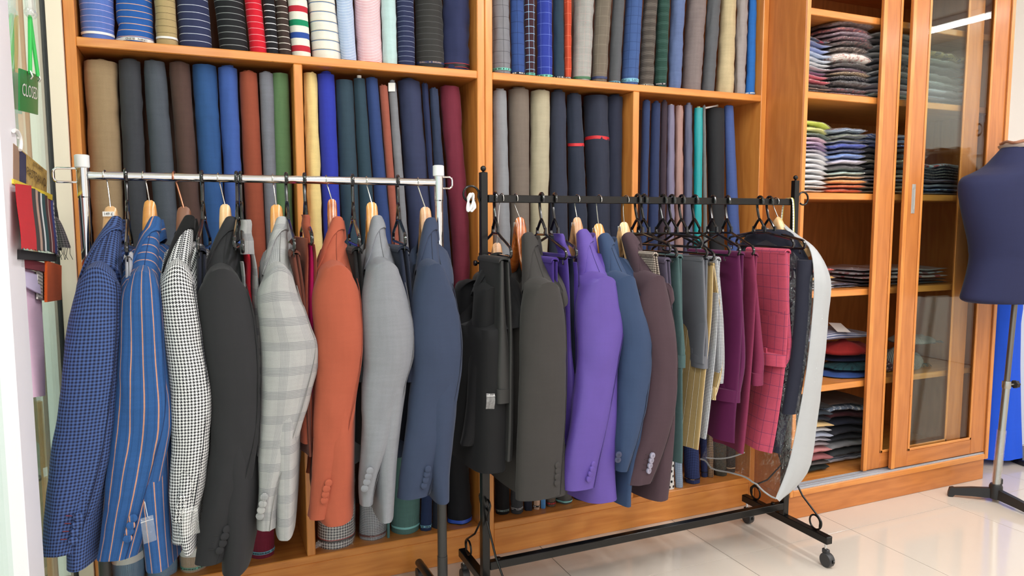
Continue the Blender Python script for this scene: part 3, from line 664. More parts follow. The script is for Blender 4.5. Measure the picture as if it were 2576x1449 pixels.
for i, (a, b_, c, d, e, f, m, lab, ex) in enumerate(BR):
    ex.setdefault('sh', .95); ex.setdefault('yf', {0: .05, 1: .035, 13: .02, 14: .07, 15: .06, 16: .05, 17: .07, 11: .012, 12: .012, 10: .03}.get(i, .045)); roll(((a, b_, c), (d, e, f), m, ex), lab+', standing on the bottom middle shelf', 'rolls on the bottom middle shelf', Z3, .80-random.random()*.06, .03, 1, (XJ+.0283, DIV[1]-.0135) if i < 9 else (DIV[1]+.0135, XRO-.028))
# ------------------------------------------------ racks
YR1 = -.32
ra = at(208, 440, y=YR1); rbx = at(1103, 458, y=YR1); ZR1 = 1.338; RX0, RX1 = ra.x, rbx.x
ck = thing('garment_rack', 'chrome garment rack with white corner caps holding eight jackets', 'garment rack', (RX0, YR1, 0))
for i, x in enumerate((RX0, RX1)):
    p = MB().lathe((x, YR1, .52), [(.0125, 0), (.0125, ZR1-.055-.52), (.0138, ZR1-.054-.52), (.0138, ZR1+.018-.52)], 18).build('post', CHROME, ck)
    MB().lathe((x, YR1, .06), [(.0145, 0), (.0145, .05), (.0155, .05), (.0155, .14), (.0145, .14), (.0145, .49)], 18).build('lower_tube', plain('graphite_tube', (60, 60, 60), .35, .3), ck)
    m = MB(); m.lathe((x, YR1, ZR1+.018), [(.0142, 0), (.0165, .002), (.0165, .030), (.0130, .032)], 18)
    m.build('corner_cap', plain('cap_plastic', (226, 228, 228), .25), ck)
    MB().lathe((x, YR1, ZR1-.055), [(.0138, 0), (.0138, .004)], 18).build('clip_ring', CHROME, ck)
    s = -1 if i == 0 else 1; L_ = .062 if i == 0 else .042; h = .0165
    pts = [(x+s*.012, YR1, ZR1+h), (x+s*(L_-.008), YR1, ZR1+h), (x+s*(L_-.002), YR1, ZR1+h-.004), (x+s*L_, YR1, ZR1+h-.010), (x+s*L_, YR1, ZR1-h+.010), (x+s*(L_-.002), YR1, ZR1-h+.004), (x+s*(L_-.008), YR1, ZR1-h), (x+s*.012, YR1, ZR1-h)]
    MB().tube(pts, .0028, 8).build('side_hook', CHROME, ck)
    f = MB().tube([(x, YR1-.27, .058), (x, YR1-.10, .066), (x, YR1+.10, .066), (x, YR1+.265, .058)], .0135, 14).build('foot', plain('foot_tube', (24, 24, 25), .3), ck)
    for e in (-.262, .258):
        MB().lathe((x-.011, YR1+e, .0215), [(.002, 0), (.021, .001), (.021, .02), (.002, .021)], 18, 0).build('wheel', GREYP, f)
        MB().lathe((x, YR1+e, .036), [(.0045, 0), (.0045, .02)], 10).build('axle', CHROME, f)
MB().lathe((RX0+.0125, YR1, ZR1), [(.011, 0), (.011, RX1-RX0-.025)], 20, 0).build('hanging_rail', CHROME, ck)
MB().lathe((RX0+.012, YR1, .075), [(.008, 0), (.008, RX1-RX0-.024)], 12, 0).build('lower_rail', CHROME, ck)

YR2 = -.335; ZR2 = at(1600, 504, y=YR2).z; BX0 = at(1216, 505, y=YR2).x; BX1 = 2.325
bk = thing('garment_rack', 'black steel garment rack on casters with scroll ornaments', 'garment rack', (BX0, YR2, 0))
def scroll(cx, cy, cz, r, a0, turns, dirv, up=(0, 0, 1), sgn=1, shrink=.25, n=26):
    d = Vector(dirv); u = Vector(up); c = Vector((cx, cy, cz))
    return [c+(d*math.cos(a0+sgn*turns*2*math.pi*i/n)+u*math.sin(a0+sgn*turns*2*math.pi*i/n))*(r*(1-shrink*i/n)) for i in range(n+1)]
zft = .112
for i, x in enumerate((BX0, BX1)):
    s = -1 if i == 0 else 1
    m = MB(); m.box((x-.0125, YR2-.0125, .112), (x+.0125, YR2+.0125, 1.0), .0015); m.build('post', BLACKM, bk)
    m = MB(); m.box((x-.0105, YR2-.0105, 1.0), (x+.0105, YR2+.0105, ZR2+.078), .0015); m.build('upper_post', BLACKM, bk)
    MB().box((x-.0118, YR2-.0118, 1.0), (x+.0118, YR2+.0118, 1.13), .001).build('sleeve', BLACKM, bk)
    kb = MB().lathe((x, YR2, ZR2+.077), [(.006, 0), (.003, .004), (.003, .007)], 12); kb.ball((x, YR2, ZR2+.089), .0085, 14); kb.build('finial', BLACKM, bk)
    hk = [Vector((x+s*.011, YR2, ZR2-.012)), Vector((x+s*.016, YR2, ZR2+.006))]+scroll(x+s*.04, YR2, ZR2+.012, .026, math.pi*.92, .82, (s, 0, 0), sgn=-1, shrink=.2)
    MB().tube(hk, .0034, 8).build('scroll_hook', BLACKM, bk)
    kn = MB().lathe((x-.0105, YR2, 1.10), [(.0035, 0), (.0035, -.012), (.008, -.012), (.009, -.016), (.008, -.02)], 12, 0); kn.build('clamp_knob', BLACKM, bk)
    ft = MB().box((x-.0135, -.556, zft-.028), (x+.0135, -.118, zft), .002).build('foot', BLACKM, bk)
    for e in (-.54, -.135):
        m = MB(); m.lathe((x, e, .062), [(.005, 0), (.005, .022)], 10); m.build('caster_stem', CHROME, ft)
        m = MB(); m.lathe((x-.012, e-.008, .0255), [(.004, -.001), (.024, 0), (.0255, .003), (.0255, .021), (.024, .024), (.004, .025)], 20, 0)
        m.box((x-.008, e-.014, .045), (x+.008, e+.012, .063), .003); m.build('caster', GREYP, ft)
        MB().box((x-.004, e-.04, .022), (x+.004, e-.028, .034), .002).build('brake_tab', BLACKP, ft)
    for d in (-1, 1):      # scroll braces post to foot
        y1 = YR2+d*.165
        a = scroll(x, YR2+d*.027, .352, .020, math.pi*.1, .95, (0, d, 0), sgn=1, shrink=.3)
        line = [Vector((x, YR2+d*.018, .30)), Vector((x, YR2+d*.09, .215)), Vector((x, y1+d*.002, .165))]
        c2 = scroll(x, y1-d*.012, .142, .029, math.pi*.12, 1.1, (0, d, 0), sgn=-1, shrink=.25)
        end = [c2[-1]+Vector((0, 0, -.012))]
        MB().tube([p for p in reversed(a)]+line+c2+end, .0034, 8).build('scroll_brace', BLACKM, bk)
MB().box((BX0+.0135, YR2-.011, ZR2-.0115), (BX1-.0105, YR2+.011, ZR2+.0115), .0015).build('hanging_rail', BLACKM, bk)
MB().box((BX0+.0135, YR2-.012, .134), (BX1-.0125, YR2+.012, .160), .0015).build('bottom_bar', BLACKM, bk)
for x in (BX0+.045, BX1-.055): MB().lathe((x, YR2, .1595), [(.0045, 0), (.0045, .003), (.0075, .003), (.0075, .007)], 10).build('bolt', BLACKM, bk)
wk = MB().tube([(BX0-.012, YR2, .862), (BX0-.03, YR2-.002, .864), (BX0-.036, YR2-.003, .858), (BX0-.040, YR2-.003, .82)], .0022, 8).build('wire_hook', plain('brown_wire', (70, 48, 40), .3, .6), bk)
hc = thing('hanger_clips', 'white plastic clips hung on the scroll hook beside burgundy roll', 'clip', (BX0-.045, YR2-.01, ZR2))
for k in range(6):
    a = .5+k*.22; c = Vector((BX0-.040-.002*k, YR2-.006-.0035*k, ZR2-.012))
    pts = [c+Vector((.010*math.cos(q)*math.cos(a*.4)+.006*math.sin(q)*(k-2.5)*.5, .002*math.cos(q), (.018+.004*(k%3))*math.sin(q))) for q in [2*math.pi*i/20 for i in range(20)]]
    MB().tube(pts, .0030, 8, True).build('clip', WHITEP, hc)

# ------------------------------------------------ hangers
def dirs(rot):
    s = Vector((-math.sin(rot), -math.cos(rot), 0)); p = Vector((math.cos(rot), -math.sin(rot), 0))
    return s, p           # s: towards the near end, p: towards the back (+x)
def hook_pts(x, yr, zr, rail, drop, w=.0, big=1.0, rot=0):
    """question-mark hook over the rail: opens away, stem ends at z=drop"""
    R_ = rail+.004; s, p = dirs(rot); c = Vector((x, yr, zr)); pts = []
    for i in range(15):
        a = math.radians(200-i*15.5); pts.append(c-s*(R_*math.cos(a))*-1*1.0+Vector((0, 0, R_*math.sin(a)*1.05)))
    pts = [c+s*(-R_*math.cos(math.radians(a)))+Vector((0, 0, .003+R_*math.sin(math.radians(a)))) for a in range(-20, 181, 15)]
    return pts
def stem_hook(mb, x, yr, zr, rail, rad, zend, rot=0, cx=None, n=8):
    s, p = dirs(rot); c = Vector((x, yr, zr)); R_ = rail+rad+.0005; e = Vector((cx if cx is not None else x, yr, zend)) + (Vector(p)*0)
    pts = [c+s*(R_*math.cos(math.radians(a)))+Vector((0, 0, R_*math.sin(math.radians(a)))) for a in range(-25, 196, 20)]
    a0 = pts[-1]; pts += [a0.lerp(e, .35)-s*R_*.15, a0.lerp(e, .7)-s*R_*.1, e]
    return mb.tube(pts, rad, n)
WOODS = {'pale': wood('pale_hanger_wood', (232, 190, 138), (208, 158, 104), .3, 1, .5), 'honey': wood('honey_hanger_wood', (222, 160, 82), (190, 118, 50), .22, 1, .7),
         'brown': plain('brown_leather', (126, 82, 60), .45), 'amber': wood('amber_hanger_wood', (190, 106, 44), (130, 52, 16), .15, 2, .9), 'tan': wood('tan_hanger_wood', (204, 158, 112), (160, 108, 70), .35, 1, .4)}
def wood_hanger(label, x, yr, zr, rail, ztop, kind='honey', rot=0, sticker=None, span=.178, hookm=None, drop=.10, wid=.033, cx=None, hump=.05):
    c0 = Vector((cx if cx is not None else x, yr, ztop)); s, p = dirs(rot)
    t = thing('wooden_hanger', label, 'hanger', c0, 'wooden hangers')
    stem_hook(MB(), x, yr, zr, rail, .0017 if kind != 'brown' else .0026, ztop-.004, rot, c0.x).build('hook', hookm or WIRE, t)
    rings = []; n = 14
    for i in range(-16, 17):
        q = i/16; e = abs(q); y = q*span
        zc_top = -hump*(1-math.exp(-(e/.16)**2))*.9 - drop*e**1.25*.92
        th = wid*(.5-.18*e); hgt = .042-.014*e + (.02 if e < .15 else 0)*(1-e/.15)
        fwd = -.022*e**2
        cen = c0+s*y+p*(fwd)+Vector((0, 0, zc_top-hgt/2)); rings.append([cen+p*(th*math.copysign(abs(math.cos(a))**.7, math.cos(a)))+Vector((0, 0, hgt/2*math.copysign(abs(math.sin(a))**.7, math.sin(a)))) for a in [2*math.pi*k/n for k in range(n)]])
    MB().loft(rings).build('hanger_body', WOODS[kind], t)
    if sticker:
        o = c0-p*(wid*.46)+Vector((0, 0, -.024)); f = -p
        right = s if True else s
        if sticker[0] == 'near':
            o = c0+s*.013+Vector((0, 0, -.020)); right = p; f = s
            o = o+s*.006
        w, h = sticker[1:3]
        st = MB().add([o-right*w/2+Vector((0, 0, -h/2)), o+right*w/2+Vector((0, 0, -h/2)), o+right*w/2+Vector((0, 0, h/2)), o-right*w/2+Vector((0, 0, h/2))], [(0, 1, 2, 3)], [(0, 0)]*4)
        so = st.build('sticker', PAPER, t)
        o2 = o+f*.0006
        if sticker[3]: text_flat('sticker_print', sticker[3], sticker[4], o2, right, (0, 0, 1), INK, so)
        if len(sticker) > 5:
            mb = MB(); mb.tube([o2+right*(.0048*math.cos(a))+Vector((0, 0, .0085*math.sin(a))) for a in [2*math.pi*k/20 for k in range(20)]], .0007, 6, True); mb.build('sticker_emblem', INK, so)
    return t
def plastic_hanger(label, x, yr, zr, rail, rot=0, zapex=None, near=None, half=.2, zbar=None, lean=0.0, clips=True):
    """black tubular hanger: hook, Y neck with cross piece, sloping arms, rounded ends and lower bar"""
    s, p = dirs(rot); za = zapex if zapex is not None else zr-.075; zb = zbar if zbar is not None else zr-.155
    c = Vector((x+lean, yr, za)); t = thing('plastic_hanger', label, 'hanger', c, 'black plastic hangers')
    h = MB(); stem_hook(h, x, yr, zr, rail, .0046, za+.012, rot, c.x, 10); h.build('hook', BLACKP, t)
    m = MB(); za2 = Vector((0, 0, 1))
    dz = zb-za
    for q in (-1, 1):
        P = [c+za2*.014, c+s*q*.012+za2*.004, c+s*q*.034-za2*.020, c+s*q*.040-za2*.034, c+s*q*half*.88+za2*(dz+.030), c+s*q*(half-.008)+za2*(dz+.024), c+s*q*half+za2*(dz+.014), c+s*q*(half-.004)+za2*(dz+.004), c+s*q*(half-.014)+za2*dz]
        m.tube(spl([tuple(v) for v in P], 3), .0044, 8)
        m.tube([c+s*q*.036-za2*.034, c+s*q*.036-za2*.012], [.0055, .004], 8)
    m.tube([c-s*.038-za2*.034, c+s*.038-za2*.034], .0036, 8)
    m.build('hanger_arms', BLACKP, t)
    b = MB().tube([c-s*(half-.012)+za2*dz, c+s*(half-.012)+za2*dz], .0040, 8); b.build('trouser_bar', BLACKP, t)
    if clips:
        for q in (-1, 1):
            e = c+s*q*half*.86+za2*(dz-.004); MB().tube([e, e-za2*.012, e-za2*.013+s*q*.006, e-za2*.008+s*q*.008], .0016, 6).build('strap_notch', BLACKP, t)
    return t, c, s, p, zb

# ------------------------------------------------ garments
def darker(mat, name, k=.45):
    return mat
def ell(c, ax, ay, n, ex=1.0):
    return [c+ax*math.copysign(abs(math.cos(a))**ex, math.cos(a))+ay*math.copysign(abs(math.sin(a))**ex, math.sin(a)) for a in [2*math.pi*k/n for k in range(n)]]
def fold(rings, amp, fx, fz, sd, z0=0, flt=1.0):
    K = len(rings)
    for k, r in enumerate(rings):
        c = sum(r, Vector())/len(r); f = k/(K-1); a = amp*min(1, f*2.5)*flt
        for i, v in enumerate(r):
            th = 2*math.pi*i/len(r); d = (v-c); d.z = 0
            if d.length < 1e-6: continue
            nn = nz(math.cos(th)*fx+sd, math.sin(th)*fx, v.z*fz)+.5*nz(math.cos(th)*fx*2+sd, math.sin(th)*fx*2+5, v.z*fz*3)
            r[i] = v+d.normalized()*(a*nn)
    return rings
def near_c(l, r, y, yd):
    a = at(l, y, y=yd); b_ = at(r, y, y=yd); return (a+b_)/2, (b_.x-a.x)/2
LINING = plain('dark_lining', (30, 24, 28), .4)
def jacket(label, x, yr, zc, rot, mat, sleeve, body, ys, cuffs=(), btn=None, btnm=None, collar=None, half=.205, seam=None, seamm=None, amp=.006, shoulder=.1, cdx=0.0, lining=None, elbow=None, holes=None, cl=1.0, col_px=None):
    s, p = dirs(rot); U = Vector((0, 0, 1)); N0 = Vector((x+cdx, yr, zc)); sd = random.random()*50
    t = thing('suit_jacket', label, 'jacket', N0, 'suit jackets on hangers')
    # --- body rows from the near silhouette
    rows = spl([tuple(q) for q in body], 5); n = 40; rings = []
    bc = []
    for (l, r, y) in rows:
        q, b = near_c(l, r, y, yr-half*.72); c = q-s*half*.72; c.z = q.z; bc.append((c, b))
    zsh = lambda e: -shoulder*max(0.0, e-.3)/.7
    top, bt = bc[0]
    # ridge rings
    for dz, bb in ((.0, .008), (-.006, .026), (-.02, .040), (-.045, .050)):
        ring = []
        for k in range(n):
            a = 2*math.pi*k/n; cy_, sx_ = math.cos(a), math.sin(a); cy_ = math.copysign(abs(cy_)**.55, cy_)
            e = abs(cy_); v = N0+s*(half*cy_)+p*(bb*sx_)+U*(zsh(e)+dz-.032)
            if sx_ < -.15 and e < .34: v.z -= .13*(1-e/.34)*(1-abs(dz)*8)
            ring.append(v)
        rings.append(ring)
    zt = min(v.z for v in rings[-1])
    for c, b in bc:
        if c.z > N0.z-shoulder-.075: continue
        f = (N0.z-shoulder-.075-c.z)/.5
        hw = half*(1.0+.02*min(f, 1)); rings.append(ell(c, s*hw, p*b, n, .7))
    fold(rings[4:], amp, 1.6, 5, sd)
    mb = MB(); mb.loft(rings, True, True, vlen=[N0.z-sum(v.z for v in r)/len(r) for r in rings])
    mb.build('body', mat, t, auto=60)
    # --- sleeves
    def sleeve_mesh(rows_, yd, dep, mirror=False):
        rr = spl([tuple(q) for q in rows_], 6); R_ = []; info = []
        for i, (l, r, y) in enumerate(rr):
            c, w = near_c(l, r, y, yd); f = i/(len(rr)-1); d = dep*(1-.42*f)
            c = c+Vector((0, d*.0, 0)); info.append((c, w, d)); R_.append(ell(c, Vector((w, 0, 0)), Vector((0, d, 0)), 26, .92))
        c0, w0, d0 = info[0]
        cap = []
        for g, (up, sc, back) in enumerate(((.010, .30, .050), (.009, .66, .038), (.004, .9, .018))):
            cap.append(ell(c0+Vector((0, back, up)), Vector((w0*sc, 0, 0)), Vector((0, d0*(.35+.6*sc)*.8, 0)), 26, .92))
        for g, ring in enumerate(cap+R_[:9]):
            kk = min(max(g-3, 0), len(info)-1); c_, w_ = info[kk][0], info[kk][1]; fd = 1-max(0, g-4)/9
            for v in ring: v.z -= .030*fd*min(1.0, abs((v.x-c_.x)/w_))**2
        fold(R_[2:], amp*.9, 1.3, 7, sd+9)
        return cap+R_, info
    R1, info = sleeve_mesh(sleeve, ys, .052)
    if elbow:
        pass
    MB().loft(R1, True, True).build('sleeve', mat, t, auto=60)
    # far sleeve: mirrored about the rail plane along s
    far = []
    for ring in R1:
        far.append([v-s*(2*(v-N0).dot(s)) for v in ring][::-1])
    MB().loft(far, True, True).build('sleeve', mat, t, auto=60)
    if col_px:
        P_, Y_, l1, r1 = col_px; y1 = sleeve[0][2]+8; l1 = l1 or sleeve[0][0]+2; r1 = r1 or sleeve[0][1]-1
        TT = (0, .12, .26, .40, .57, .74, .88, 1.0); GL = (0, .17, .34, .50, .67, .82, .92, 1.0); GR = (0, .18, .29, .40, .55, .72, .87, 1.0)
        rows_ = spl([(P_-9+(l1-P_+9)*g, P_+13+(r1-P_-13)*h, Y_+(y1-Y_)*q, yr-.030+(ys+.018-yr+.030)*q, .022+.026*q) for q, g, h in zip(TT, GL, GR)], 3)
        SH = []
        for l, r, py, yd, th_ in rows_:
            c, w = near_c(l, r, py, yd); SH.append((c, w, th_))
        K_ = len(SH)-1; FR = []
        for i in range(K_+1):
            ax = (SH[min(i+1, K_)][0]-SH[max(i-1, 0)][0]).normalized(); X = Vector((1, 0, 0)); nn_ = ax.cross(X).normalized()
            if nn_.z < 0: nn_ = -nn_
            FR.append((X, nn_))
        R3 = [ell(c-nn_*th_*.75, X*w, nn_*th_, 28, .85) for (c, w, th_), (X, nn_) in zip(SH, FR)]
        R3 = [ell(SH[0][0]-FR[0][1]*.018, FR[0][0]*SH[0][1]*.55, FR[0][1]*.010, 28, .85)]+R3
        mb = MB().loft(R3, True, True); mb.uv = [(b_, a_) for a_, b_ in mb.uv]; mb.build('shoulder', mat, t, auto=60)
        def on_sh(i, q, up):
            (c, w, th_), (X, nn_) = SH[i], FR[i]; qq = max(-1.0, min(1.0, q)); hh = max(0.0, 1-abs(qq)**(2/.85))**(.85/2)
            return c-nn_*th_*.75+X*((w+up)*q)+nn_*(th_*hh+up*.9)
        def qlim(f):
            T = ((0, 1.0), (.20, 1.0), (.25, .6), (.30, .16), (.43, -.3), (.62, -.55), (.85, -.76), (1.0, -.98))
            for (a_, b_), (c_, d_) in zip(T, T[1:]):
                if f <= c_: return b_+(d_-b_)*(f-a_)/(c_-a_)
            return -.98
        CG = []; m_ = 16
        for i in range(K_+1):
            f = (rows_[i][2]-Y_)/(y1-Y_); qm = qlim(f); up = .0045
            qs = [-1+(qm+1)*j/m_ for j in range(m_+1)]
            CG.append([on_sh(i, -1, -.003)-FR[i][1]*.012]+[on_sh(i, q, up) for q in qs]+[on_sh(i, qs[-1], .0008)-FR[i][1]*.0015])
        tp_ = [SH[0][0]+FR[0][1]*(-.010)+(v-SH[0][0])*.5-Vector((0, -.006, 0)) for v in CG[0]]
        mb = MB().loft([tp_]+CG, False, False, False); mb.build('collar', collar or mat, t, auto=60)
        MB().tube([on_sh(i, .02+.10*i/K_, .0002) for i in range(int(K_*.42), K_-1)], .0009, 6).build('shoulder_seam', seamm or LINING, t)
    def on_sleeve(f, q, off=.0012):
        i = f*(len(info)-1); k = min(int(i), len(info)-2); g = i-k
        c = info[k][0].lerp(info[k+1][0], g); w = info[k][1]*(1-g)+info[k+1][1]*g; d = info[k][2]*(1-g)+info[k+1][2]*g
        a = -math.acos(max(-1, min(1, math.copysign(abs(q)**(1/.92), q)))); 
        return Vector((c.x+w*q, c.y-(d*abs(math.sin(a))**.92)-off-amp*.35, c.z))
    sm = seamm or LINING
    if seam:
        MB().tube([on_sleeve(f, q, -.0002) for f, q in spl(seam, 6)], .0011, 6).build('sleeve_seam', sm, t)
    # buttons by pixel on the cuff
    if btn:
        for j, (px, py) in enumerate(btn):
            yy = ys-.035
            rr = spl([tuple(q) for q in sleeve], 6)
            best = min(range(len(rr)), key=lambda i: abs(rr[i][2]-py)); l, r, _ = rr[best]; q = max(-.93, min(.93, (px-(l+r)/2)/((r-l)/2)))
            w = info[best][1]; d = info[best][2]; yo = info[best][0].y-d*math.sqrt(1-q*q)-amp*.5-.0035
            P = at(px, py, y=yo)
            nrm = Vector((q*.5, -1, 0)).normalized(); a1 = Vector((-nrm.y, nrm.x, 0))
            rings_ = [[P+nrm*h+(a1*math.cos(2*math.pi*k/16)+U*math.sin(2*math.pi*k/16))*rad*.0102 for k in range(16)] for h, rad in ((-.003, .9), (.0015, 1.0), (.0032, .93), (.0042, .7), (.0044, .3), (.0044, .05))]
            bm_ = MB().loft(rings_); bm_.uv = [((bm_.v[vi]-P).dot(a1)+.013*j, bm_.v[vi].z) for f_ in bm_.f for vi in f_]; bo = bm_.build('button', btnm or mat, t)
            if btnm:
                mb2 = MB()
                for aa in range(4):
                    q2 = P+nrm*.0048+(a1*math.cos(aa*math.pi/2+.8)+U*math.sin(aa*math.pi/2+.8))*.0024; mb2.ball(q2, .0008, 6)
                mb2.build('button_holes', INK, bo)
            if holes is not None:
                H = P-a1*.0-nrm*.001
                MB().tube([H+Vector((-.024, -.0005, .006)), H+Vector((-.012, -.0005, .004))], .0011, 6).build('buttonhole', holes, t)
    # --- collar: band round the back of the neck with a fold, ends running into the lapels
    cm = collar or mat; rg = []; m_ = 30
    for i in range(m_+1):
        a = math.radians(-132+264*i/m_); f = abs(a)/math.radians(132)
        dirn = p*math.cos(a)+s*math.sin(a); ry = .034; rx = .021
        base = N0+p*(rx*math.cos(a)-.004)+s*(ry*math.sin(a)); dz = -.010-.030*(1-math.cos(a))/2
        hgt = .032*(1-.35*f**2); fall = .046*(1+.25*f)
        o = U*(dz)
        rg.append([base+o-U*.014, base+o+U*hgt*.6+dirn*.001, base+o+U*hgt+dirn*.004, base+o+U*(hgt+.002)+dirn*.008, base+o+U*hgt*.72+dirn*.010, base+o+U*(hgt-fall*.6)+dirn*(.012+.006*f), base+o+U*(hgt-fall)+dirn*(.013+.010*f), base+o+U*(hgt-fall)+dirn*(.010+.010*f), base+o+U*hgt*.55+dirn*.009])
    mb = MB().loft(rg); mb.build('collar', cm, t, auto=60)
    # --- lapels down the front
    for q in (-1, 1):
        L_ = []
        for f in [i/10 for i in range(11)]:
            z = N0.z-.10-.26*f; wv = .052*math.sin(math.pi*min(1, .2+f*.85))+.004
            yi = .040*(1-f)**.8; bx = .050+.012*f
            inn = N0+s*q*yi; out = N0+s*q*(yi+wv)
            a_ = Vector((inn.x, inn.y, z))-p*(bx+.004); b2 = Vector((out.x, out.y, z+.008))-p*(bx-.004)
            L_.append([a_, b2, b2+p*.004, a_+p*.004])
        MB().loft(L_).build('lapel', mat, t, auto=60)
    return t
KF = .74
B_ = lambda *c: plain('seam_%d_%d_%d' % c, c, .8)
# left (chrome) rack: hook px, label, cloth ...
H1 = []
def hx(px, yr, zr): return at(px, 455 if yr == YR1 else 505, y=yr).x
GING = C('jacket_gingham', (82, 110, 172), ('ging', (28, 32, 62), .0080), weave=.06)
BSTR = C('jacket_stripe', (46, 94, 156), ('sx', (206, 150, 124), .027, .0028, .3), ('sx', (28, 64, 118), .0135, .003, .1, .35), weave=.16)
HOUN = C('jacket_hound', (238, 238, 238), ('hound', (26, 26, 34), .0076), weave=.04)
JBLK = C('jacket_black', (44, 44, 47), weave=.07)
JGRY = C('jacket_check', (184, 183, 182), ('glen', (84, 92, 104), .062, .58), weave=.10)
JORG = C('jacket_rust', (182, 90, 64), weave=.06)
JSIL = C('jacket_silver', (138, 141, 148), weave=.12, rough=.5)
JNAV = C('jacket_navy', (56, 68, 94), weave=.06)
JCHR = C('jacket_charcoal', (64, 61, 59), weave=.08)
JPUR = C('jacket_purple', (96, 71, 166), weave=.06, rough=.6)
JBLU = C('jacket_steelblue', (54, 74, 108), weave=.06)
JPLM = C('jacket_plum', (78, 58, 66), weave=.08)
BLKV = C('black_velvet', (18, 18, 20), rough=.95)
ZC1 = at(600, 566, y=YR1).z
LK = 'on the chrome rack'
def jk(label, hpx, cpx, rot, mat, sleeve, body, ys, wood_, wlabel, ztop_py=512, rack=1, **k):
    yr, zr, rail = (YR1, ZR1, .011) if rack == 1 else (YR2, ZR2, .0135)
    x = hx(hpx, yr, zr); c = at(cpx[0], cpx[1]+20, y=yr); hk = {q: k.pop(q) for q in list(k) if q in ('sticker', 'hookm', 'span', 'wid', 'hoff')}; ho = hk.pop('hoff', 8)
    zt = at(cpx[0]-8, ztop_py, y=yr).z
    cdx = c.x-x; hk.setdefault('hump', (zt-c.z)+.055); sh_ = k.get('shoulder', .1); hk.setdefault('drop', sh_*1.0); hk.setdefault('span', k.get('half', .205)*.8)
    cw = k.pop('cw', 22 if rack == 1 else 20); k.setdefault('col_px', (cpx[0]+(4 if rack == 1 else -9), cpx[1]-(6 if rack == 1 else 3), None, k.pop('r1', None))); k.setdefault('cl', 1.0 if rack == 1 else 1.25)
    jacket(label, x, yr, c.z, rot, mat, sleeve, body, ys, cdx=cdx, **k)
    wood_hanger(wlabel, x, yr, zr, rail, zt, wood_, rot, cx=at(cpx[0]-ho, ztop_py, y=yr).x, **hk)
jk('blue and navy gingham jacket with self-covered cuff buttons, leftmost on the chrome rack', 264, (286, 556), .20, GING,
   [(200, 292, 668), (186, 306, 730), (163, 306, 880), (140, 292, 1050), (120, 268, 1200), (104, 216, 1385)],
   [(205, 305, 680), (190, 312, 800), (180, 310, 950), (165, 292, 1150), (165, 262, 1330), (168, 252, 1408)], -.50, 'pale', 'pale wooden hanger with a paper price sticker under the gingham jacket',
   518, sticker=('near', .026, .012, '149 £', .009), btn=[(197, 1300), (194, 1319), (189, 1339), (184, 1359)], holes=B_(110, 40, 48), r1=303, seam=[(.15, .86), (.5, .80), (.75, .72), (1, .62)], seamm=B_(24, 30, 60))
jk('bright blue jacket with orange pinstripes and a small plastic button bag', 362, (384, 556), .20, BSTR,
   [(318, 398, 678), (300, 410, 740), (296, 420, 880), (284, 434, 1050), (268, 412, 1200), (246, 352, 1396)],
   [(318, 405, 690), (308, 420, 800), (306, 428, 950), (320, 436, 1150), (345, 440, 1300), (362, 448, 1412)], -.50, 'honey', 'honey wooden hanger under the blue pinstriped jacket',
   503, btn=[(334, 1304), (329, 1321), (325, 1337), (321, 1354)], seam=[(.15, .9), (.5, .84), (.75, .55), (1, .36)], seamm=B_(20, 44, 90), wid=.031)
jk('black and white houndstooth jacket with black velvet collar', 438, (470, 553), .17, HOUN,
   [(408, 482, 662), (399, 492, 720), (408, 510, 830), (424, 529, 960), (430, 528, 1080), (428, 512, 1230), (430, 488, 1358)],
   [(410, 488, 680), (404, 500, 800), (430, 520, 950), (438, 520, 1150), (440, 505, 1300), (466, 500, 1372)], -.49, 'brown', 'brown leather-covered hanger with copper hook under the houndstooth jacket',
   519, collar=BLKV, hookm=COPPER, btn=[(458, 1256), (455, 1272), (451, 1288), (447, 1305)], seam=[(.15, .88), (.5, .85), (.8, .6), (1, .45)], seamm=B_(40, 40, 48), wid=.036)
jk('black jacket with four covered cuff buttons, fourth on the chrome rack', 549, (574, 556), .15, JBLK,
   [(510, 602, 672), (495, 630, 740), (512, 652, 880), (532, 655, 1050), (522, 640, 1180), (505, 606, 1300), (489, 562, 1410)],
   [(510, 612, 680), (498, 640, 800), (530, 652, 950), (540, 652, 1150), (545, 650, 1300), (552, 632, 1425)], -.49, 'pale', 'pale wooden hanger under the black jacket',
   513, btn=[(570, 1331), (565, 1349), (560, 1366), (552, 1384)], holes=B_(26, 26, 28), seam=[(.12, .92), (.45, .86), (.72, .62), (1, .46)], seamm=B_(24, 24, 26), wid=.03)
jk('pale grey glen-check jacket, fifth on the chrome rack', 686, (703, 556), .13, JGRY,
   [(662, 736, 668), (645, 750, 730), (652, 782, 820), (656, 801, 885), (656, 778, 1010), (652, 742, 1130), (648, 705, 1240), (649, 692, 1325)],
   [(660, 742, 690), (650, 760, 790), (660, 772, 900), (672, 760, 1100), (684, 750, 1250), (690, 744, 1335)], -.49, 'honey', 'honey wooden hanger under the pale grey check jacket',
   514, btn=[(665, 1250), (661, 1267), (657, 1283), (654, 1298)], seam=[(.12, .94), (.4, .86), (.7, .55), (1, .2)], seamm=B_(120, 118, 116), wid=.034)
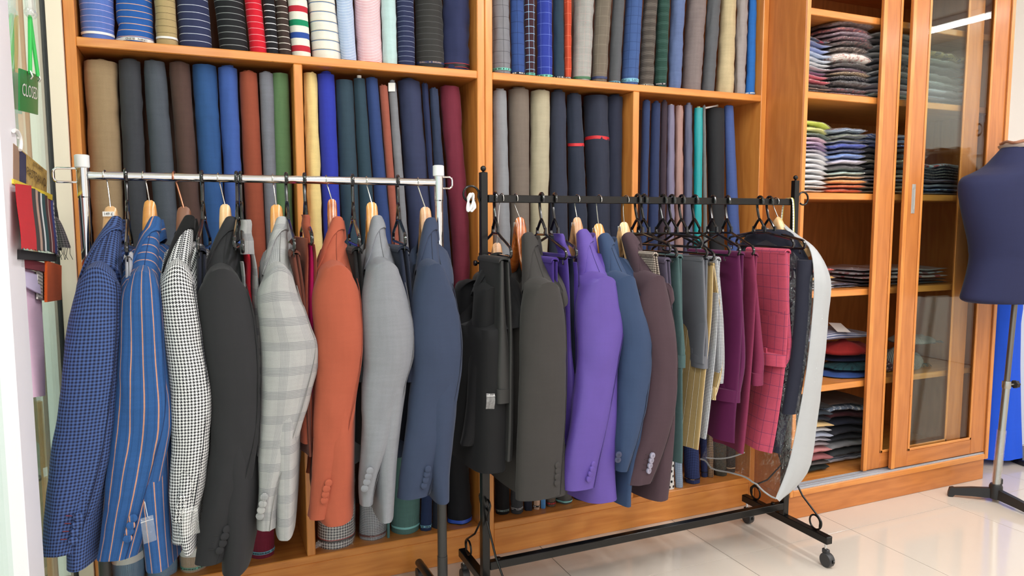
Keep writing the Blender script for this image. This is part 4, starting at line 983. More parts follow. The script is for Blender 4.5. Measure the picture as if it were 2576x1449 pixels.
jk('rust-orange jacket with covered cuff buttons, between two vests', 821, (843, 556), .12, JORG,
   [(798, 884, 664), (785, 905, 735), (792, 912, 850), (796, 906, 950), (792, 890, 1050), (784, 868, 1170), (774, 822, 1298)],
   [(798, 888, 690), (790, 904, 800), (800, 900, 950), (798, 898, 1150), (782, 896, 1250), (796, 893, 1302)], -.49, 'amber', 'glossy amber wooden hanger under the rust-orange jacket',
   500, btn=[(826, 1215), (821, 1229), (818, 1243), (815, 1258)], seam=[(.1, .95), (.5, .86), (.75, .66), (1, .72)], seamm=B_(120, 50, 32), wid=.027)
jk('shiny silver-grey jacket, seventh on the chrome rack', 922, (943, 553), .11, JSIL,
   [(920, 1000, 655), (908, 1024, 740), (913, 1042, 870), (912, 1024, 960), (908, 990, 1090), (904, 948, 1200), (906, 934, 1265)],
   [(920, 1006, 690), (915, 1030, 800), (925, 1035, 920), (930, 1010, 1100), (936, 1000, 1220), (942, 993, 1295)], -.49, 'honey', 'honey wooden hanger under the silver-grey jacket',
   508, btn=[(930, 1184), (926, 1198), (922, 1212), (917, 1228)], seam=[(.12, .95), (.4, .88), (.7, .8), (1, .9)], seamm=B_(88, 88, 92), wid=.034)
jk('slate-navy jacket with covered cuff buttons, rightmost on the chrome rack', 1051, (1078, 558), .11, JNAV,
   [(1050, 1116, 660), (1036, 1142, 740), (1034, 1160, 850), (1036, 1160, 930), (1024, 1140, 1050), (1008, 1108, 1160), (999, 1078, 1246)],
   [(1052, 1122, 690), (1040, 1150, 800), (1048, 1160, 920), (1052, 1148, 1080), (1062, 1136, 1180), (1080, 1132, 1250)], -.49, 'tan', 'tan wooden hanger under the slate-navy jacket',
   520, btn=[(1076, 1180), (1073, 1193), (1070, 1207), (1066, 1221)], seam=[(.12, .95), (.45, .85), (.7, .72), (1, .82)], seamm=B_(26, 32, 48), wid=.035)

def trousers(label, x, yn, zb, mat, waist, legs, W=.20, th=.011, loops=1, seamm=None, wb=True, name='trousers', taper=1.0, xoff=.0, group='folded trousers', rot=0.0):
    """folded over a bar at height zb: waist = [(px near edge, py, half thick)], legs the same"""
    t = thing(name, label, 'trousers', (x, yn, zb), group); sd = random.random()*40
    s, p = dirs(rot); ay = -s
    def panel(rows, sgn, nm, w0, w1):
        rr = spl([tuple(r) for r in rows], 6); rings = []; n = 26; K = len(rr)
        for i, (px, py, h) in enumerate(rr):
            f = i/(K-1); P = at(px, py, y=yn); w = w0+(w1-w0)*f; ring = []
            for k in range(n):
                a = 2*math.pi*k/n; cs, sn = math.copysign(abs(math.cos(a))**.45, math.cos(a)), math.copysign(abs(math.sin(a))**.8, math.sin(a))
                yy = -cs*w/2+w/2
                bul = h*(1+.35*math.sin(yy*38+sd+f*2)*f)
                wav = f*.010*math.sin(yy*30+sd)+f*.006*nz(yy*14+sd, f*3)
                v = P+ay*yy+p*(sn*bul+wav-h); ring.append(v)
            rings.append(ring)
        return rings
    z = zb
    wr_ = panel(waist, -1, 'w', W, W*taper)
    top = [v.copy() for v in wr_[0]]
    mb = MB().loft(wr_); mb.build('waist_panel', mat, t, auto=60)
    if wb:
        last = wr_[-1]; prev = wr_[-2]
        c = sum(last, Vector())/len(last)
        def grow(r, dz, g): 
            c = sum(r, Vector())/len(r); return [v+p*(g*(1 if (v-c).dot(p) > 0 else -1))+ay*(g*(1 if (v-c).dot(ay) > 0 else -1))*.6+Vector((0, 0, dz)) for v in r]
        bt = MB().loft([grow(last, .040, .0010), grow(last, .040, .0026), grow(last, -.001, .0026), grow(last, -.001, .0008)], True, True).build('waistband', mat, t, auto=60)
        ys_ = [v for v in last]
        for j in range(loops):
            o = at(waist[-1][0], waist[-1][1], y=yn)+ay*(W*taper*(.32+.4*j))-p*(waist[-1][2]*2+.006)
            MB().box((o.x-.003, o.y-.006, o.z-.003), (o.x+.002, o.y+.006, o.z+.058), .001).build('belt_loop', mat, bt)
    if legs:
        lr = panel(legs, 1, 'l', W, W*.92)
        MB().loft(lr).build('leg_panel', mat, t, auto=60)
    # fold over the bar
    P0 = at(waist[0][0], waist[0][1], y=yn); h0 = waist[0][2]
    Pl = at(legs[0][0], legs[0][1], y=yn) if legs else P0+p*.02
    xm0 = P0.x-2*h0; xm1 = Pl.x
    rg = []
    for i in range(9):
        a = math.pi*i/8; cx_ = (xm0+xm1)/2; r_ = (xm1-xm0)/2
        q = Vector((cx_-r_*math.cos(a), yn, P0.z+min(r_, .011)*math.sin(a))); rg.append([q, q+ay*W])
    lo = [[Vector((v.x, v.y, v.z-.007)) for v in r] for r in rg]
    mb = MB().loft([r+list(reversed(l)) for r, l in zip(rg, lo)]); mb.build('fold', mat, t, auto=60)
    return t

def vest(label, x, yr, zc, rot, mat, lining, front, back, liner, yn, strap, W=.38):
    s, p = dirs(rot); t = thing('suit_vest', label, 'vest', (x, yr, zc), 'vests on hangers'); sd = random.random()*30
    ay = -s
    def panel(rows, w, y0, d=.006):
        rr = spl([tuple(r) for r in rows], 6); rings = []; n = 24
        for i, (l, r, y) in enumerate(rr):
            a = at(l, y, y=y0); b = at(r, y, y=y0); f = i/(len(rr)-1); ring = []
            c = (a+b)/2; h = max((b.x-a.x)/2, .003)
            for k in range(n):
                q = 2*math.pi*k/n; cs, sn = math.copysign(abs(math.cos(q))**.6, math.cos(q)), math.copysign(abs(math.sin(q))**.8, math.sin(q))
                yy = (1-cs)*w/2; ring.append(c+ay*yy+p*(h*sn+.004*nz(yy*12+sd, f*4))+Vector((0, 0, -.0)))
            rings.append(ring)
        return rings
    MB().loft(panel(strap, .05, yr-.13)).build('shoulder_strap', mat, t, auto=60)
    MB().loft(panel(front, W, yn)).build('front_panel', mat, t, auto=60)
    if back: MB().loft(panel(back, W, yn+.004)).build('back_panel', mat, t, auto=60)
    if liner: MB().loft(panel(liner, W-.04, yn+.02)).build('lining', lining, t, auto=60)
    return t
# black hangers and what hangs from them, chrome rack
def ph(label, hpx, end, rack=1, rot=0.0, half=.2, **k):
    yr, zr, rail = (YR1, ZR1, .011) if rack == 1 else (YR2, ZR2, .0135)
    x = hx(hpx, yr, zr); e = at(end[0], end[1], y=yr-half*.985)
    rot = math.asin(max(-.5, min(.5, (x-e.x)/half))); s, p = dirs(rot); lean = 0.0
    return plastic_hanger(label, x, yr, zr, rail, rot, zr-k.pop('neck', .075), None, half, e.z, lean, **k)
ph('black plastic hanger between gingham and blue pinstriped jackets', 317, (319, 640), rot=.06)
tr = C('white_shirt_cloth', (206, 206, 212)); shirt_x = hx(317, YR1, ZR1)
trousers('pale grey trousers hanging between gingham and blue pinstriped jackets', shirt_x, YR1-.16, 1.18, tr, [(326, 646, .006), (328, 760, .008), (318, 900, .012)], [(332, 648, .005), (336, 800, .006), (330, 1000, .007)], W=.22)
ph('black plastic hanger between houndstooth and black jackets', 508, (498, 632), rot=.1)
NV = C('night_wool', (32, 36, 52)); BLK = C('black_wool2', (22, 22, 24)); RUSTB = C('rust_brown_wool', (110, 58, 44)); NAVW = C('ink_wool', (34, 42, 62))
trousers('dark navy trousers hanging between houndstooth and black jackets', hx(508, YR1, ZR1), YR1-.16, 1.18, NV, [(512, 634, .008), (520, 760, .010), (530, 950, .014)], [(520, 640, .006), (530, 800, .007), (536, 1090, .008)], W=.22)
ph('black plastic hanger beside the black jacket, left of the check vest hanger', 595, (590, 626), rot=.03, clips=False)
ph('black plastic hanger carrying the pale check vest with red lining', 605, (611, 634), rot=.02, clips=False)
REDL = plain('red_lining', (170, 30, 44), .35); PINKL = plain('pink_lining', (206, 40, 110), .35)
vest('pale grey check vest with red lining, between black and check jackets', hx(605, YR1, ZR1), YR1, 1.23, 0, C('vest_check', (182, 181, 180), ('glen', (84, 92, 104), .05, .8)), REDL,
     [(606, 616, 660), (604, 626, 800), (604, 640, 1000), (606, 644, 1190)], [(632, 644, 640), (636, 660, 760), (640, 668, 950), (642, 664, 1150)], [(614, 634, 640), (616, 640, 760), (618, 640, 950)], YR1-.16, [(606, 632, 552), (606, 638, 600), (606, 642, 640)])
ph('black plastic hanger with rust-brown trousers right of the check jacket', 720, (741, 630), rot=.06)
trousers('rust-brown trousers hanging between check jacket and rust vest', hx(720, YR1, ZR1), YR1-.17, 1.18, RUSTB, [(748, 640, .008), (762, 760, .010), (775, 900, .012)], [(756, 640, .006), (770, 800, .007), (780, 1150, .008)], W=.22)
ph('black plastic hanger carrying the rust vest with pink lining', 766, (785, 615), rot=.04, clips=False)
vest('rust-brown vest with pink lining, left of the rust-orange jacket', hx(766, YR1, ZR1), YR1, 1.24, 0, C('vest_rust', (168, 84, 60)), PINKL,
     [(768, 778, 600), (764, 782, 720), (758, 792, 900), (750, 800, 1060), (752, 800, 1118)], [(788, 796, 615), (790, 806, 750), (786, 812, 950), (780, 806, 1100)], [(774, 792, 615), (776, 800, 750), (776, 796, 900), (768, 790, 1140)], YR1-.16, [(762, 780, 540), (766, 788, 575), (770, 792, 612)])
ph('black plastic hanger between rust-orange and silver-grey jackets', 887, (904, 620), rot=.04)
trousers('black trousers hanging between rust-orange and silver-grey jackets', hx(887, YR1, ZR1), YR1-.17, 1.18, BLK, [(902, 632, .009), (908, 760, .011), (914, 960, .014)], [(912, 632, .006), (918, 800, .007), (922, 1130, .008)], W=.24)
ph('black plastic hanger between silver-grey and slate-navy jackets', 1001, (1020, 616), rot=.04)
trousers('ink-navy trousers hanging between silver-grey and slate-navy jackets', hx(1001, YR1, ZR1), YR1-.17, 1.18, NAVW, [(1018, 628, .009), (1030, 760, .011), (1040, 960, .014)], [(1030, 630, .006), (1042, 800, .007), (1046, 1130, .008)], W=.24)
# ------------------------------------------------ black rack garments
jk('black jacket behind the left post of the black rack', 1262, (1258, 640), .0, BLK,
   [(1196, 1250, 720), (1186, 1255, 860), (1178, 1250, 960), (1170, 1235, 1060), (1160, 1186, 1116)],
   [(1200, 1290, 720), (1192, 1290, 800), (1190, 1284, 950), (1186, 1280, 1100), (1184, 1276, 1178)], -.42, 'tan', 'wooden hanger inside the black jacket by the left rack post', 610, rack=2, half=.16)
ph('black plastic hanger with black trousers, leftmost on the black rack', 1246, (1286, 648), 2, rot=.0, half=.2, neck=.07)
T0 = C('black_trouser', (40, 39, 38), weave=.05, rough=.55)
t0 = trousers('charcoal-black trousers with belt loops, leftmost on the black rack', hx(1246, YR2, ZR2), YR2-.17, 1.18, T0, [(1272, 656, .010), (1278, 800, .014), (1290, 940, .024), (1291, 1012, .024)], [(1284, 660, .006), (1294, 850, .008), (1292, 1160, .010)], W=.17, loops=2)
jk('charcoal jacket with covered cuff buttons, first of four on the black rack', 1297, (1336, 592), -.03, JCHR,
   [(1322, 1402, 706), (1312, 1416, 780), (1310, 1422, 880), (1306, 1422, 1000), (1302, 1416, 1120), (1298, 1408, 1248)],
   [(1310, 1412, 710), (1296, 1418, 800), (1296, 1422, 950), (1298, 1428, 1120), (1302, 1436, 1235)], -.53, 'amber', 'glossy amber hanger with a small white label under the charcoal jacket',
   546, rack=2, sticker=('front', .018, .016, '', .004), btn=[(1401, 1170), (1401, 1184), (1400, 1199), (1399, 1214)], seam=[(.1, .95), (.5, .93), (1, .92)], seamm=B_(34, 32, 30), hoff=28, wid=.036, amp=.004)
ph('black plastic hanger with purple trousers behind the charcoal jacket', 1362, (1424, 652), 2, rot=.0)
PURV = C('purple_vest', (92, 66, 166), weave=.05, rough=.6)
trousers('purple trousers folded over a hanger between charcoal jacket and purple vest', hx(1362, YR2, ZR2), YR2-.17, 1.18, C('purple_trouser', (76, 50, 140), weave=.05), [(1398, 656, .007), (1404, 760, .008), (1412, 900, .012)], [(1406, 658, .005), (1412, 800, .006), (1416, 1100, .007)], W=.2)
ph('black plastic hanger carrying the purple vest', 1395, (1450, 648), 2, rot=.0, clips=False)
vest('purple vest with pointed hem, left of the purple jacket', hx(1395, YR2, ZR2), YR2, 1.22, 0, PURV, NAVW,
     [(1418, 1434, 640), (1424, 1440, 760), (1424, 1452, 900), (1422, 1478, 1040), (1422, 1482, 1098), (1424, 1440, 1120)], [(1446, 1456, 660), (1450, 1464, 800), (1452, 1470, 950), (1452, 1468, 1090)], [(1434, 1448, 650), (1438, 1452, 800), (1440, 1456, 1000)], YR2-.16, [(1406, 1420, 588), (1414, 1432, 620), (1420, 1444, 650)], W=.34)
jk('bright purple jacket with covered cuff buttons', 1452, (1474, 584), -.05, JPUR,
   [(1464, 1542, 692), (1452, 1556, 760), (1450, 1566, 820), (1452, 1550, 920), (1440, 1530, 1040), (1424, 1510, 1140), (1420, 1494, 1225)],
   [(1462, 1548, 700), (1460, 1556, 800), (1462, 1554, 950), (1452, 1552, 1100), (1444, 1550, 1200), (1448, 1552, 1248)], -.53, 'tan', 'tan wooden hanger with white label under the bright purple jacket',
   546, rack=2, sticker=('front', .018, .014, '', .004), btn=[(1492, 1168), (1489, 1180), (1485, 1192), (1481, 1205)], seam=[(.1, .95), (.5, .86), (1, .74)], seamm=B_(50, 34, 100), hoff=22, wid=.034)
jk('steel-blue jacket between the purple and plum jackets', 1507, (1528, 594), -.06, JBLU,
   [(1528, 1590, 690), (1530, 1608, 760), (1552, 1630, 840), (1556, 1632, 900), (1552, 1620, 1020), (1546, 1590, 1130), (1548, 1572, 1180)],
   [(1530, 1600, 700), (1534, 1618, 800), (1548, 1626, 950), (1548, 1600, 1100), (1544, 1574, 1200), (1538, 1570, 1258)], -.53, 'honey', 'honey hanger with round black emblem label under the steel-blue jacket',
   562, rack=2, sticker=('front', .017, .019, '', .004, 1), btn=[(1556, 1143), (1554, 1156)], btnm=plain('navy_shell_button', (50, 56, 84), .2), seam=[(.1, .95), (.5, .80), (1, .70)], seamm=B_(26, 36, 56), hoff=22, wid=.040)
jk('plum-brown jacket with four shiny cuff buttons', 1575, (1588, 592), -.08, JPLM,
   [(1606, 1662, 690), (1596, 1680, 760), (1618, 1694, 860), (1626, 1698, 940), (1616, 1690, 1040), (1596, 1668, 1130), (1576, 1636, 1212)],
   [(1600, 1670, 700), (1600, 1684, 800), (1618, 1692, 950), (1620, 1686, 1100), (1612, 1680, 1190), (1606, 1676, 1244)], -.53, 'pale', 'pale hanger with round black emblem label under the plum-brown jacket',
   558, rack=2, sticker=('front', .018, .020, '', .004, 1), btn=[(1641, 1146), (1638, 1158), (1635, 1171), (1632, 1184)], btnm=plain('shell_button', (150, 148, 168), .12, .3), holes=B_(50, 34, 38), seam=[(.1, .95), (.5, .90), (1, .84)], seamm=B_(44, 30, 34), hoff=18, wid=.040)
TY = YR2-.185
HL = 'black plastic hanger with '
def tset(hlab, hpx, end, label, mat, waist, legs, rot=0.0, **k):
    if hlab: ph(HL+hlab, hpx, end, 2, rot=rot)
    x = hx(hpx, YR2, ZR2); trousers(label, x, k.pop('yn', TY), 1.17, mat, waist, legs, **k)
tset('brown houndstooth trousers, first right of the plum jacket', 1604, (1685, 636), 'small brown and cream houndstooth trousers beside the plum jacket', C('tr_brown_hound', (214, 200, 184), ('hound', (58, 40, 34), .007)), [(1650, 642, .006), (1660, 760, .007), (1678, 860, .009)], [(1656, 644, .005), (1674, 800, .006), (1680, 1000, .006)], W=.13, wb=False)
tset('mauve-grey trousers, second right of the plum jacket', 1620, (1701, 647), 'mauve-grey trousers, second right of the plum jacket', C('tr_mauve', (92, 84, 104), weave=.06), [(1681, 656, .007), (1690, 800, .009), (1694, 960, .011)], [(1688, 658, .005), (1696, 850, .006), (1696, 1120, .007)], W=.14, wb=False)
tset('sea-green trousers', 1668, (1765, 622), 'sea-green trousers with waistband turned down, left of the grey satin ones', C('tr_green', (84, 112, 112), ('ging', (66, 92, 92), .004)), [(1712, 648, .007), (1722, 780, .012), (1732, 880, .016), (1730, 924, .016)], [(1718, 650, .006), (1722, 850, .008), (1722, 1165, .009)], W=.12, loops=0, rot=-.0)
tset('grey satin trousers', 1690, (1777, 647), 'grey satin trousers with waistband turned down', C('tr_satin', (112, 114, 122), rough=.33, weave=.05), [(1776, 652, .008), (1784, 780, .010), (1792, 880, .012), (1790, 926, .013)], [(1784, 654, .006), (1784, 800, .007), (1780, 915, .007)], W=.17)
tset('khaki pinstriped trousers', 1715, (1795, 655), 'khaki trousers with pale pinstripes, longer than the satin pair', C('tr_khaki', (184, 156, 104), ('sx', (236, 226, 200), .026, .0014), ('sx', (70, 56, 40), .026, .001, .06)), [(1800, 664, .005), (1815, 800, .004), (1818, 920, .005), (1798, 1006, .012)], [(1798, 668, .006), (1786, 850, .006), (1754, 1132, .008)], W=.155)
tset('small black check trousers', 1748, (1834, 643), 'small black and white check trousers right of the khaki pair', C('tr_check', (214, 216, 220), ('ging', (28, 32, 44), .0048)), [(1810, 654, .008), (1820, 780, .012), (1824, 880, .014), (1818, 965, .012)], [(1814, 656, .005), (1800, 900, .006), (1774, 1105, .008)], W=.08, loops=0, wb=False)
VELV = C('tr_velvet', (98, 16, 76), rough=.7, sheen=.15, weave=.05)
tset('magenta velvet trousers', 1793, (1862, 641), 'dark magenta velvet trousers with wide waistband', VELV, [(1866, 640, .010), (1876, 780, .014), (1882, 920, .020), (1868, 1012, .022)], [(1874, 642, .006), (1868, 850, .008), (1850, 1115, .009)], W=.26, loops=1)
tset('wine-red trousers', 1830, (1898, 641), 'wine-red trousers between the magenta velvet and pink check pairs', C('tr_wine', (134, 44, 80), weave=.14), [(1902, 642, .010), (1920, 800, .014), (1932, 900, .018), (1928, 968, .018)], [(1908, 644, .006), (1900, 900, .008), (1880, 1140, .009)], W=.17, loops=0)
PINK = C('tr_pink', (214, 88, 114), ('win', (92, 56, 100), .036, .0016, .75), weave=.14)
tset('pink windowpane trousers', 1912, (1996, 624), 'pink windowpane-check trousers beside the garment bag', PINK, [(1986, 634, .010), (1992, 780, .012), (2000, 880, .018), (1984, 922, .020)], [(1990, 636, .006), (1982, 900, .008), (1946, 1140, .009)], W=.19, loops=1)
ph('empty black plastic hanger in front of the garment bag', 1936, (2024, 626), 2)
KF = .80
# ------------------------------------------------ garment bag with a dark suit
BGX = at(1952, 500, y=YR2).x
wood_hanger('pale wooden hanger inside the clear garment bag', BGX, YR2, ZR2, .0135, at(1955, 545, y=YR2).z, 'pale', 0, cx=at(1958, 545, y=YR2).x, hump=.05, drop=.07, span=.17, wid=.03)
SUITN = C('bagged_suit_navy', (34, 36, 52), weave=.06)
def sheet(rows, y0, w, m, name, par, thick):
    rr = spl([tuple(r) for r in rows], 5); rg = []; n = 28
    for i, (px, py, h) in enumerate(rr):
        P = at(px, py, y=y0); ring = []
        for k in range(n):
            a = 2*math.pi*k/n; cs, sn = math.copysign(abs(math.cos(a))**.5, math.cos(a)), math.copysign(abs(math.sin(a))**.7, math.sin(a))
            yy = (1-cs)*w/2; ring.append(P+Vector((h*sn-h+.006*nz(yy*9, P.z*5), yy, 0)))
        rg.append(ring)
    return MB().loft(rg).build(name, m, par, auto=60)
t = thing('shirt_sleeve', 'red patterned shirt showing inside the garment bag behind the zip', 'shirt', at(1945, 610, y=-.30))
sheet([(1944, 585, .006), (1950, 620, .010), (1956, 700, .010)], -.36, .10, C('red_paisley', (130, 44, 52), ('blot', (196, 150, 140), 60, .58)), 'body', t, .01)
bg = thing('garment_bag', 'clear garment bag with silver-grey side strip at the rack end', 'garment bag', (BGX, YR2, 1.2))
BAGF = clear('bag_film', gloss=.03, rough=.06, alpha=.015, bump=1.6, scale=11, ior=1.36)
SILV = cloth('bag_grey', (190, 194, 196), (), rough=.45, weave=.03)
YN, YF = -.565, -.16
A_ = [at(px, py, y=y) for px, py, y in spl([(1964, 562, -.335), (1992, 590, -.42), (2036, 622, -.53), (2049, 700, YN), (2044, 800, YN), (2030, 930, YN), (2008, 1060, YN), (1984, 1170, YN), (1952, 1254, YN)], 5)]
O_ = [at(px, py, y=y) for px, py, y in spl([(1970, 562, -.325), (2002, 587, -.40), (2056, 630, -.51), (2090, 705, -.545), (2084, 800, -.545), (2072, 930, -.545), (2056, 1060, -.545), (2032, 1190, -.55), (1958, 1262, -.56)], 5)]
def lerpz(L, z):
    if z >= L[0].z: return L[0].x
    for a, b in zip(L, L[1:]):
        if b.z <= z <= a.z: return b.x+(a.x-b.x)*(z-b.z)/max(a.z-b.z, 1e-6)
    return L[-1].x
LOW = A_[15:]; xs0 = A_[15].x
bot = spl([(1952, 1254), (1940, 1212), (1926, 1180), (1896, 1166), (1866, 1138)], 5)
zmid, zsh_ = A_[0].z, A_[15].z
cols = []
for k in range(21):
    f = k/20; yv = YN+(YF-YN)*f; g = abs(yv-YR2)/.23; zt_ = zmid-(zmid-zsh_)*min(1, g)**1.25; zb_ = at(*bot[k], y=yv).z
    col = []
    for j in range(26):
        h = j/25; z = zt_+(zb_-zt_)*h; xx = lerpz(LOW, z) if z < zsh_ else xs0-(xs0-A_[0].x)*min(1, (z-zsh_)/max(zmid-zsh_, .01))*.9
        bl = .056*min(1, f*5)*min(1, (1-f)*4+.2)*min(1, h*6+.55)*min(1, (1-h)*3)
        xx += -bl+(.010*nz(yv*16, z*9, 3)+.007*nz(yv*40, z*22, 8))*min(1, f*6)
        col.append(Vector((xx, yv, z)))
    cols.append(col)
t = thing('suit_jacket', 'dark navy suit inside the clear garment bag', 'suit', (BGX, YR2, 1.2))
ztp = A_[3].z; rg = []
for dz, bb in ((0, .006), (-.008, .020), (-.03, .028), (-.07, .032)):
    rg.append([Vector((A_[0].x+.0+(xs0-A_[0].x)*.55-.012+bb*math.sin(a), YR2-.185*math.copysign(abs(math.cos(a))**.6, math.cos(a)), ztp+dz-.10*max(0, abs(math.cos(a))-.25)/.75)) for a in [2*math.pi*k/40 for k in range(40)]])
for i in range(15):
    z = ztp-.13-.045*i; rg.append([Vector((lerpz(LOW, z)-.008+.036*(1-.02*i)*math.sin(a)+.004*nz(math.cos(a)*3, z*6), YR2-.192*math.copysign(abs(math.cos(a))**.7, math.cos(a)), z)) for a in [2*math.pi*k/40 for k in range(40)]])
MB().loft(rg).build('body', SUITN, t, auto=60)
rg = []
for i in range(14):
    z = ztp-.10-.040*i; rg.append([Vector((lerpz(LOW, min(z, zsh_))-.010+.030*math.sin(a), YR2-.196+.022*math.cos(a), z)) for a in [2*math.pi*k/24 for k in range(24)]])
MB().loft(rg).build('sleeve', SUITN, t, auto=60)
MB().loft(cols, False, False, False).build('clear_front', BAGF, bg, auto=80)
rg = []
for i, (a, o) in enumerate(zip(A_, O_)):
    row = []
    for k in range(7):
        f = k/6; v = a.lerp(o, f); v.y -= .008*math.sin(math.pi*f)+.004*nz(v.z*16, f*3); row.append(v)
    rg.append(row)
MB().loft(rg, False, False, False).build('side_gusset', SILV, bg, auto=80)
MB().loft([[v+Vector((.045*min(1, (1-j/25)*4), 0, 0)) for j, v in enumerate(c_)] for c_ in cols], False, False, False).build('clear_back', BAGF, bg, auto=80)
MB().tube([a+Vector((-.001, -.001, 0)) for a in A_], .0022, 8).build('piping', SILV, bg)
MB().tube([c_[-1] for c_ in cols], .003, 8).build('piping', SILV, bg)
MB().tube([at(1931, 575, y=-.27), at(1930, 610, y=-.25), at(1928, 700, y=-.24)], .004, 8).build('zip', plain('zip_grey', (176, 180, 182), .5), bg)
# lower transparent bag corner behind the magenta trousers
b2 = thing('garment_bag', 'second clear garment bag, its lower corner below the magenta trousers', 'garment bag', at(1840, 1130, y=-.30))
c = [at(1792, 1090, y=-.22), at(1872, 1098, y=-.38), at(1872, 1138, y=-.38), at(1834, 1147, y=-.32), at(1776, 1151, y=-.22)]
rg = []
for i in range(7):
    f = i/6; a = c[0].lerp(c[4], f); b_ = c[1].lerp(c[2], f); rg.append([a.lerp(b_, k/8)+Vector((.006*nz(k, i), 0, -.012*f*math.sin(math.pi*k/8))) for k in range(9)])
MB().loft(rg, False, False, False).build('clear_front', BAGF, b2)
MB().tube([v+Vector((0, -.001, 0)) for v in rg[-1]], .0026, 8).build('piping', SILV, b2)
# tailor's tape over the rail
tp = thing('measuring_tape', 'white and yellow tape measure looped over the right end of the black rail', 'tape measure', (BX1-.045, YR2, ZR2))
xt = at(1985, 500, y=YR2).x
pts = [Vector((xt-.016, YR2+.020, ZR2-.115)), Vector((xt-.012, YR2+.018, ZR2-.03)), Vector((xt-.004, YR2+.015, ZR2+.008)), Vector((xt, YR2, ZR2+.0135)), Vector((xt+.003, YR2-.014, ZR2+.009)), Vector((xt+.008, YR2-.016, ZR2-.04)), Vector((xt+.009, YR2-.018, ZR2-.12))]
pts = [Vector(q) for q in spl([tuple(q) for q in pts], 4)]
MB().loft([[q-Vector((.0065, .003, 0)), q+Vector((.0065, .003, 0)), q+Vector((.0065, .0036, .0004)), q-Vector((.0065, .0024, -.0004))] for q in pts]).build('tape_strip', cloth('tape', (238, 238, 226), (('sy', (60, 60, 60), .01, .0012),), weave=0), tp)
MB().tube([q+Vector((.0062, .003, .0008)) for q in pts], .0012, 6).build('tape_edge', plain('tape_yellow', (222, 206, 60), .5), tp)
# little zip bags
def zipbag(label, x, y, z, w, h, m, tilt=.0):
    t = thing('button_bag', label, 'plastic bag', (x, y, z)); rg = []
    for i in range(8):
        f = i/7; rg.append([Vector((x+(k/5-.5)*w+tilt*f*h*.4, y-.004*math.sin(math.pi*f)+.003*nz(k*.8, i*.7, x), z-h*f+tilt*(k/5-.5)*w)) for k in range(6)])
    MB().loft(rg, False, False, False).build('bag_film', m, t); r0 = rg[1]
    MB().tube([v-Vector((0, .001, 0)) for v in r0], .0012, 6).build('zip_strip', clear('zip_film', gloss=.1, rough=.2, alpha=.35), t)
    return t
BAGM = clear('small_bag_film', gloss=.06, rough=.12, alpha=.16, bump=.8, scale=40)
q = at(369, 1300, y=-.545); zb = zipbag('small clear zip bag of spare buttons on the blue pinstriped cuff', q.x, q.y, q.z, .027, .062, BAGM, .2)
MB().tube([q+Vector((.002, 0, 0)), at(364, 1262, y=-.545)], .0006, 5).build('string', PAPER, zb)
q = at(476, 1276, y=-.548); zipbag('small clear zip bag pinned to the houndstooth cuff', q.x, q.y, q.z, .036, .068, BAGM, .1)
q = at(1234, 990, y=-.51); zipbag('small clear zip bag under the charcoal-black trousers', q.x, q.y, q.z, .026, .044, BAGM, -.1)

# ------------------------------------------------ mannequin
MY = -.36
mq = thing('mannequin', 'navy fabric dress-form bust on a steel tripod stand before the cabinet', 'mannequin', (3.49, -.39, 0))
NAVM = cloth('bust_navy', (38, 43, 80), (), weave=.06)
L_ = [(2540, 372), (2524, 396), (2506, 420), (2478, 436), (2453, 448), (2442, 465), (2441, 490), (2447, 530), (2456, 572), (2465, 612), (2467, 650), (2461, 690), (2453, 725), (2449, 748), (2462, 757)]
ctr = lambda y: 2578-(y-372)*.05
rows = spl([tuple(q) for q in L_], 4); rg = []
for i, (px, py) in enumerate(rows):
    c = at(ctr(py), py, y=MY); l = at(px, py, y=MY); a = c.x-l.x; f = (py-372)/385
    d = min(a*.66, .125 if py < 640 else .12); c.y -= .012*math.sin(f*math.pi)
    rg.append(ell(Vector((c.x, c.y, c.z)), Vector((a, -.10*a, 0)), Vector((.05*d, d, 0)), 36, .92))
MB().loft(rg).build('torso', NAVM, mq, auto=70)
ct = at(ctr(372), 366, y=MY); at_ = at(2540, 366, y=MY); r_ = ct.x-at_.x
MB().lathe(ct-Vector((0, 0, .012)), [(r_*.92, 0), (r_*.98, .012), (r_*.86, .024), (r_*.3, .030), (.002, .031)], 24).build('neck_cap', plain('silver_brown_cap', (206, 190, 178), .3, .3), mq)
NK = plain('copper_foil', (176, 128, 104), .3, .6)
pts = [ct+Vector((r_*1.0*math.cos(a), r_*1.0*math.sin(a)*.8, .010+.004*math.sin(a*7))) for a in [2*math.pi*k/40 for k in range(40)]]
MB().tube(pts, .006, 8, True).build('neck_trim', NK, mq)
hb = Vector((3.475, -.395, 0)); tt = at(2556, 740, y=-.37); mid = tt.lerp(hb+Vector((0, 0, .07)), .47)
MB().tube([tt+Vector((0, 0, .05)), mid], .0115, 16).build('upper_pole', plain('dark_steel', (122, 118, 112), .3, .9), mq)
MB().tube([mid, hb+Vector((0, 0, .065))], .0145, 16).build('lower_pole', STEEL, mq)
wrp = []
for i in range(12):
    f = i/11; q = mid.lerp(hb+Vector((0, 0, .07)), .45+.55*f); wrp.append([q+Vector(((.0175+.002*nz(i, k))*math.cos(k*.524), (.0175+.002*nz(k, i))*math.sin(k*.524), 0)) for k in range(12)])
MB().loft(wrp, False, False).build('plastic_wrap', FILM, mq)
MB().lathe(mid+Vector((0, 0, -.016)), [(.0165, 0), (.0175, .003), (.0175, .028), (.0165, .031)], 18).build('clamp_collar', STEEL, mq)
k0 = mid+Vector((.0175, -.006, .0)); kb = MB().tube([k0, k0+Vector((.014, -.004, 0))], .004, 10).build('clamp_screw', STEEL, mq)
rg = []
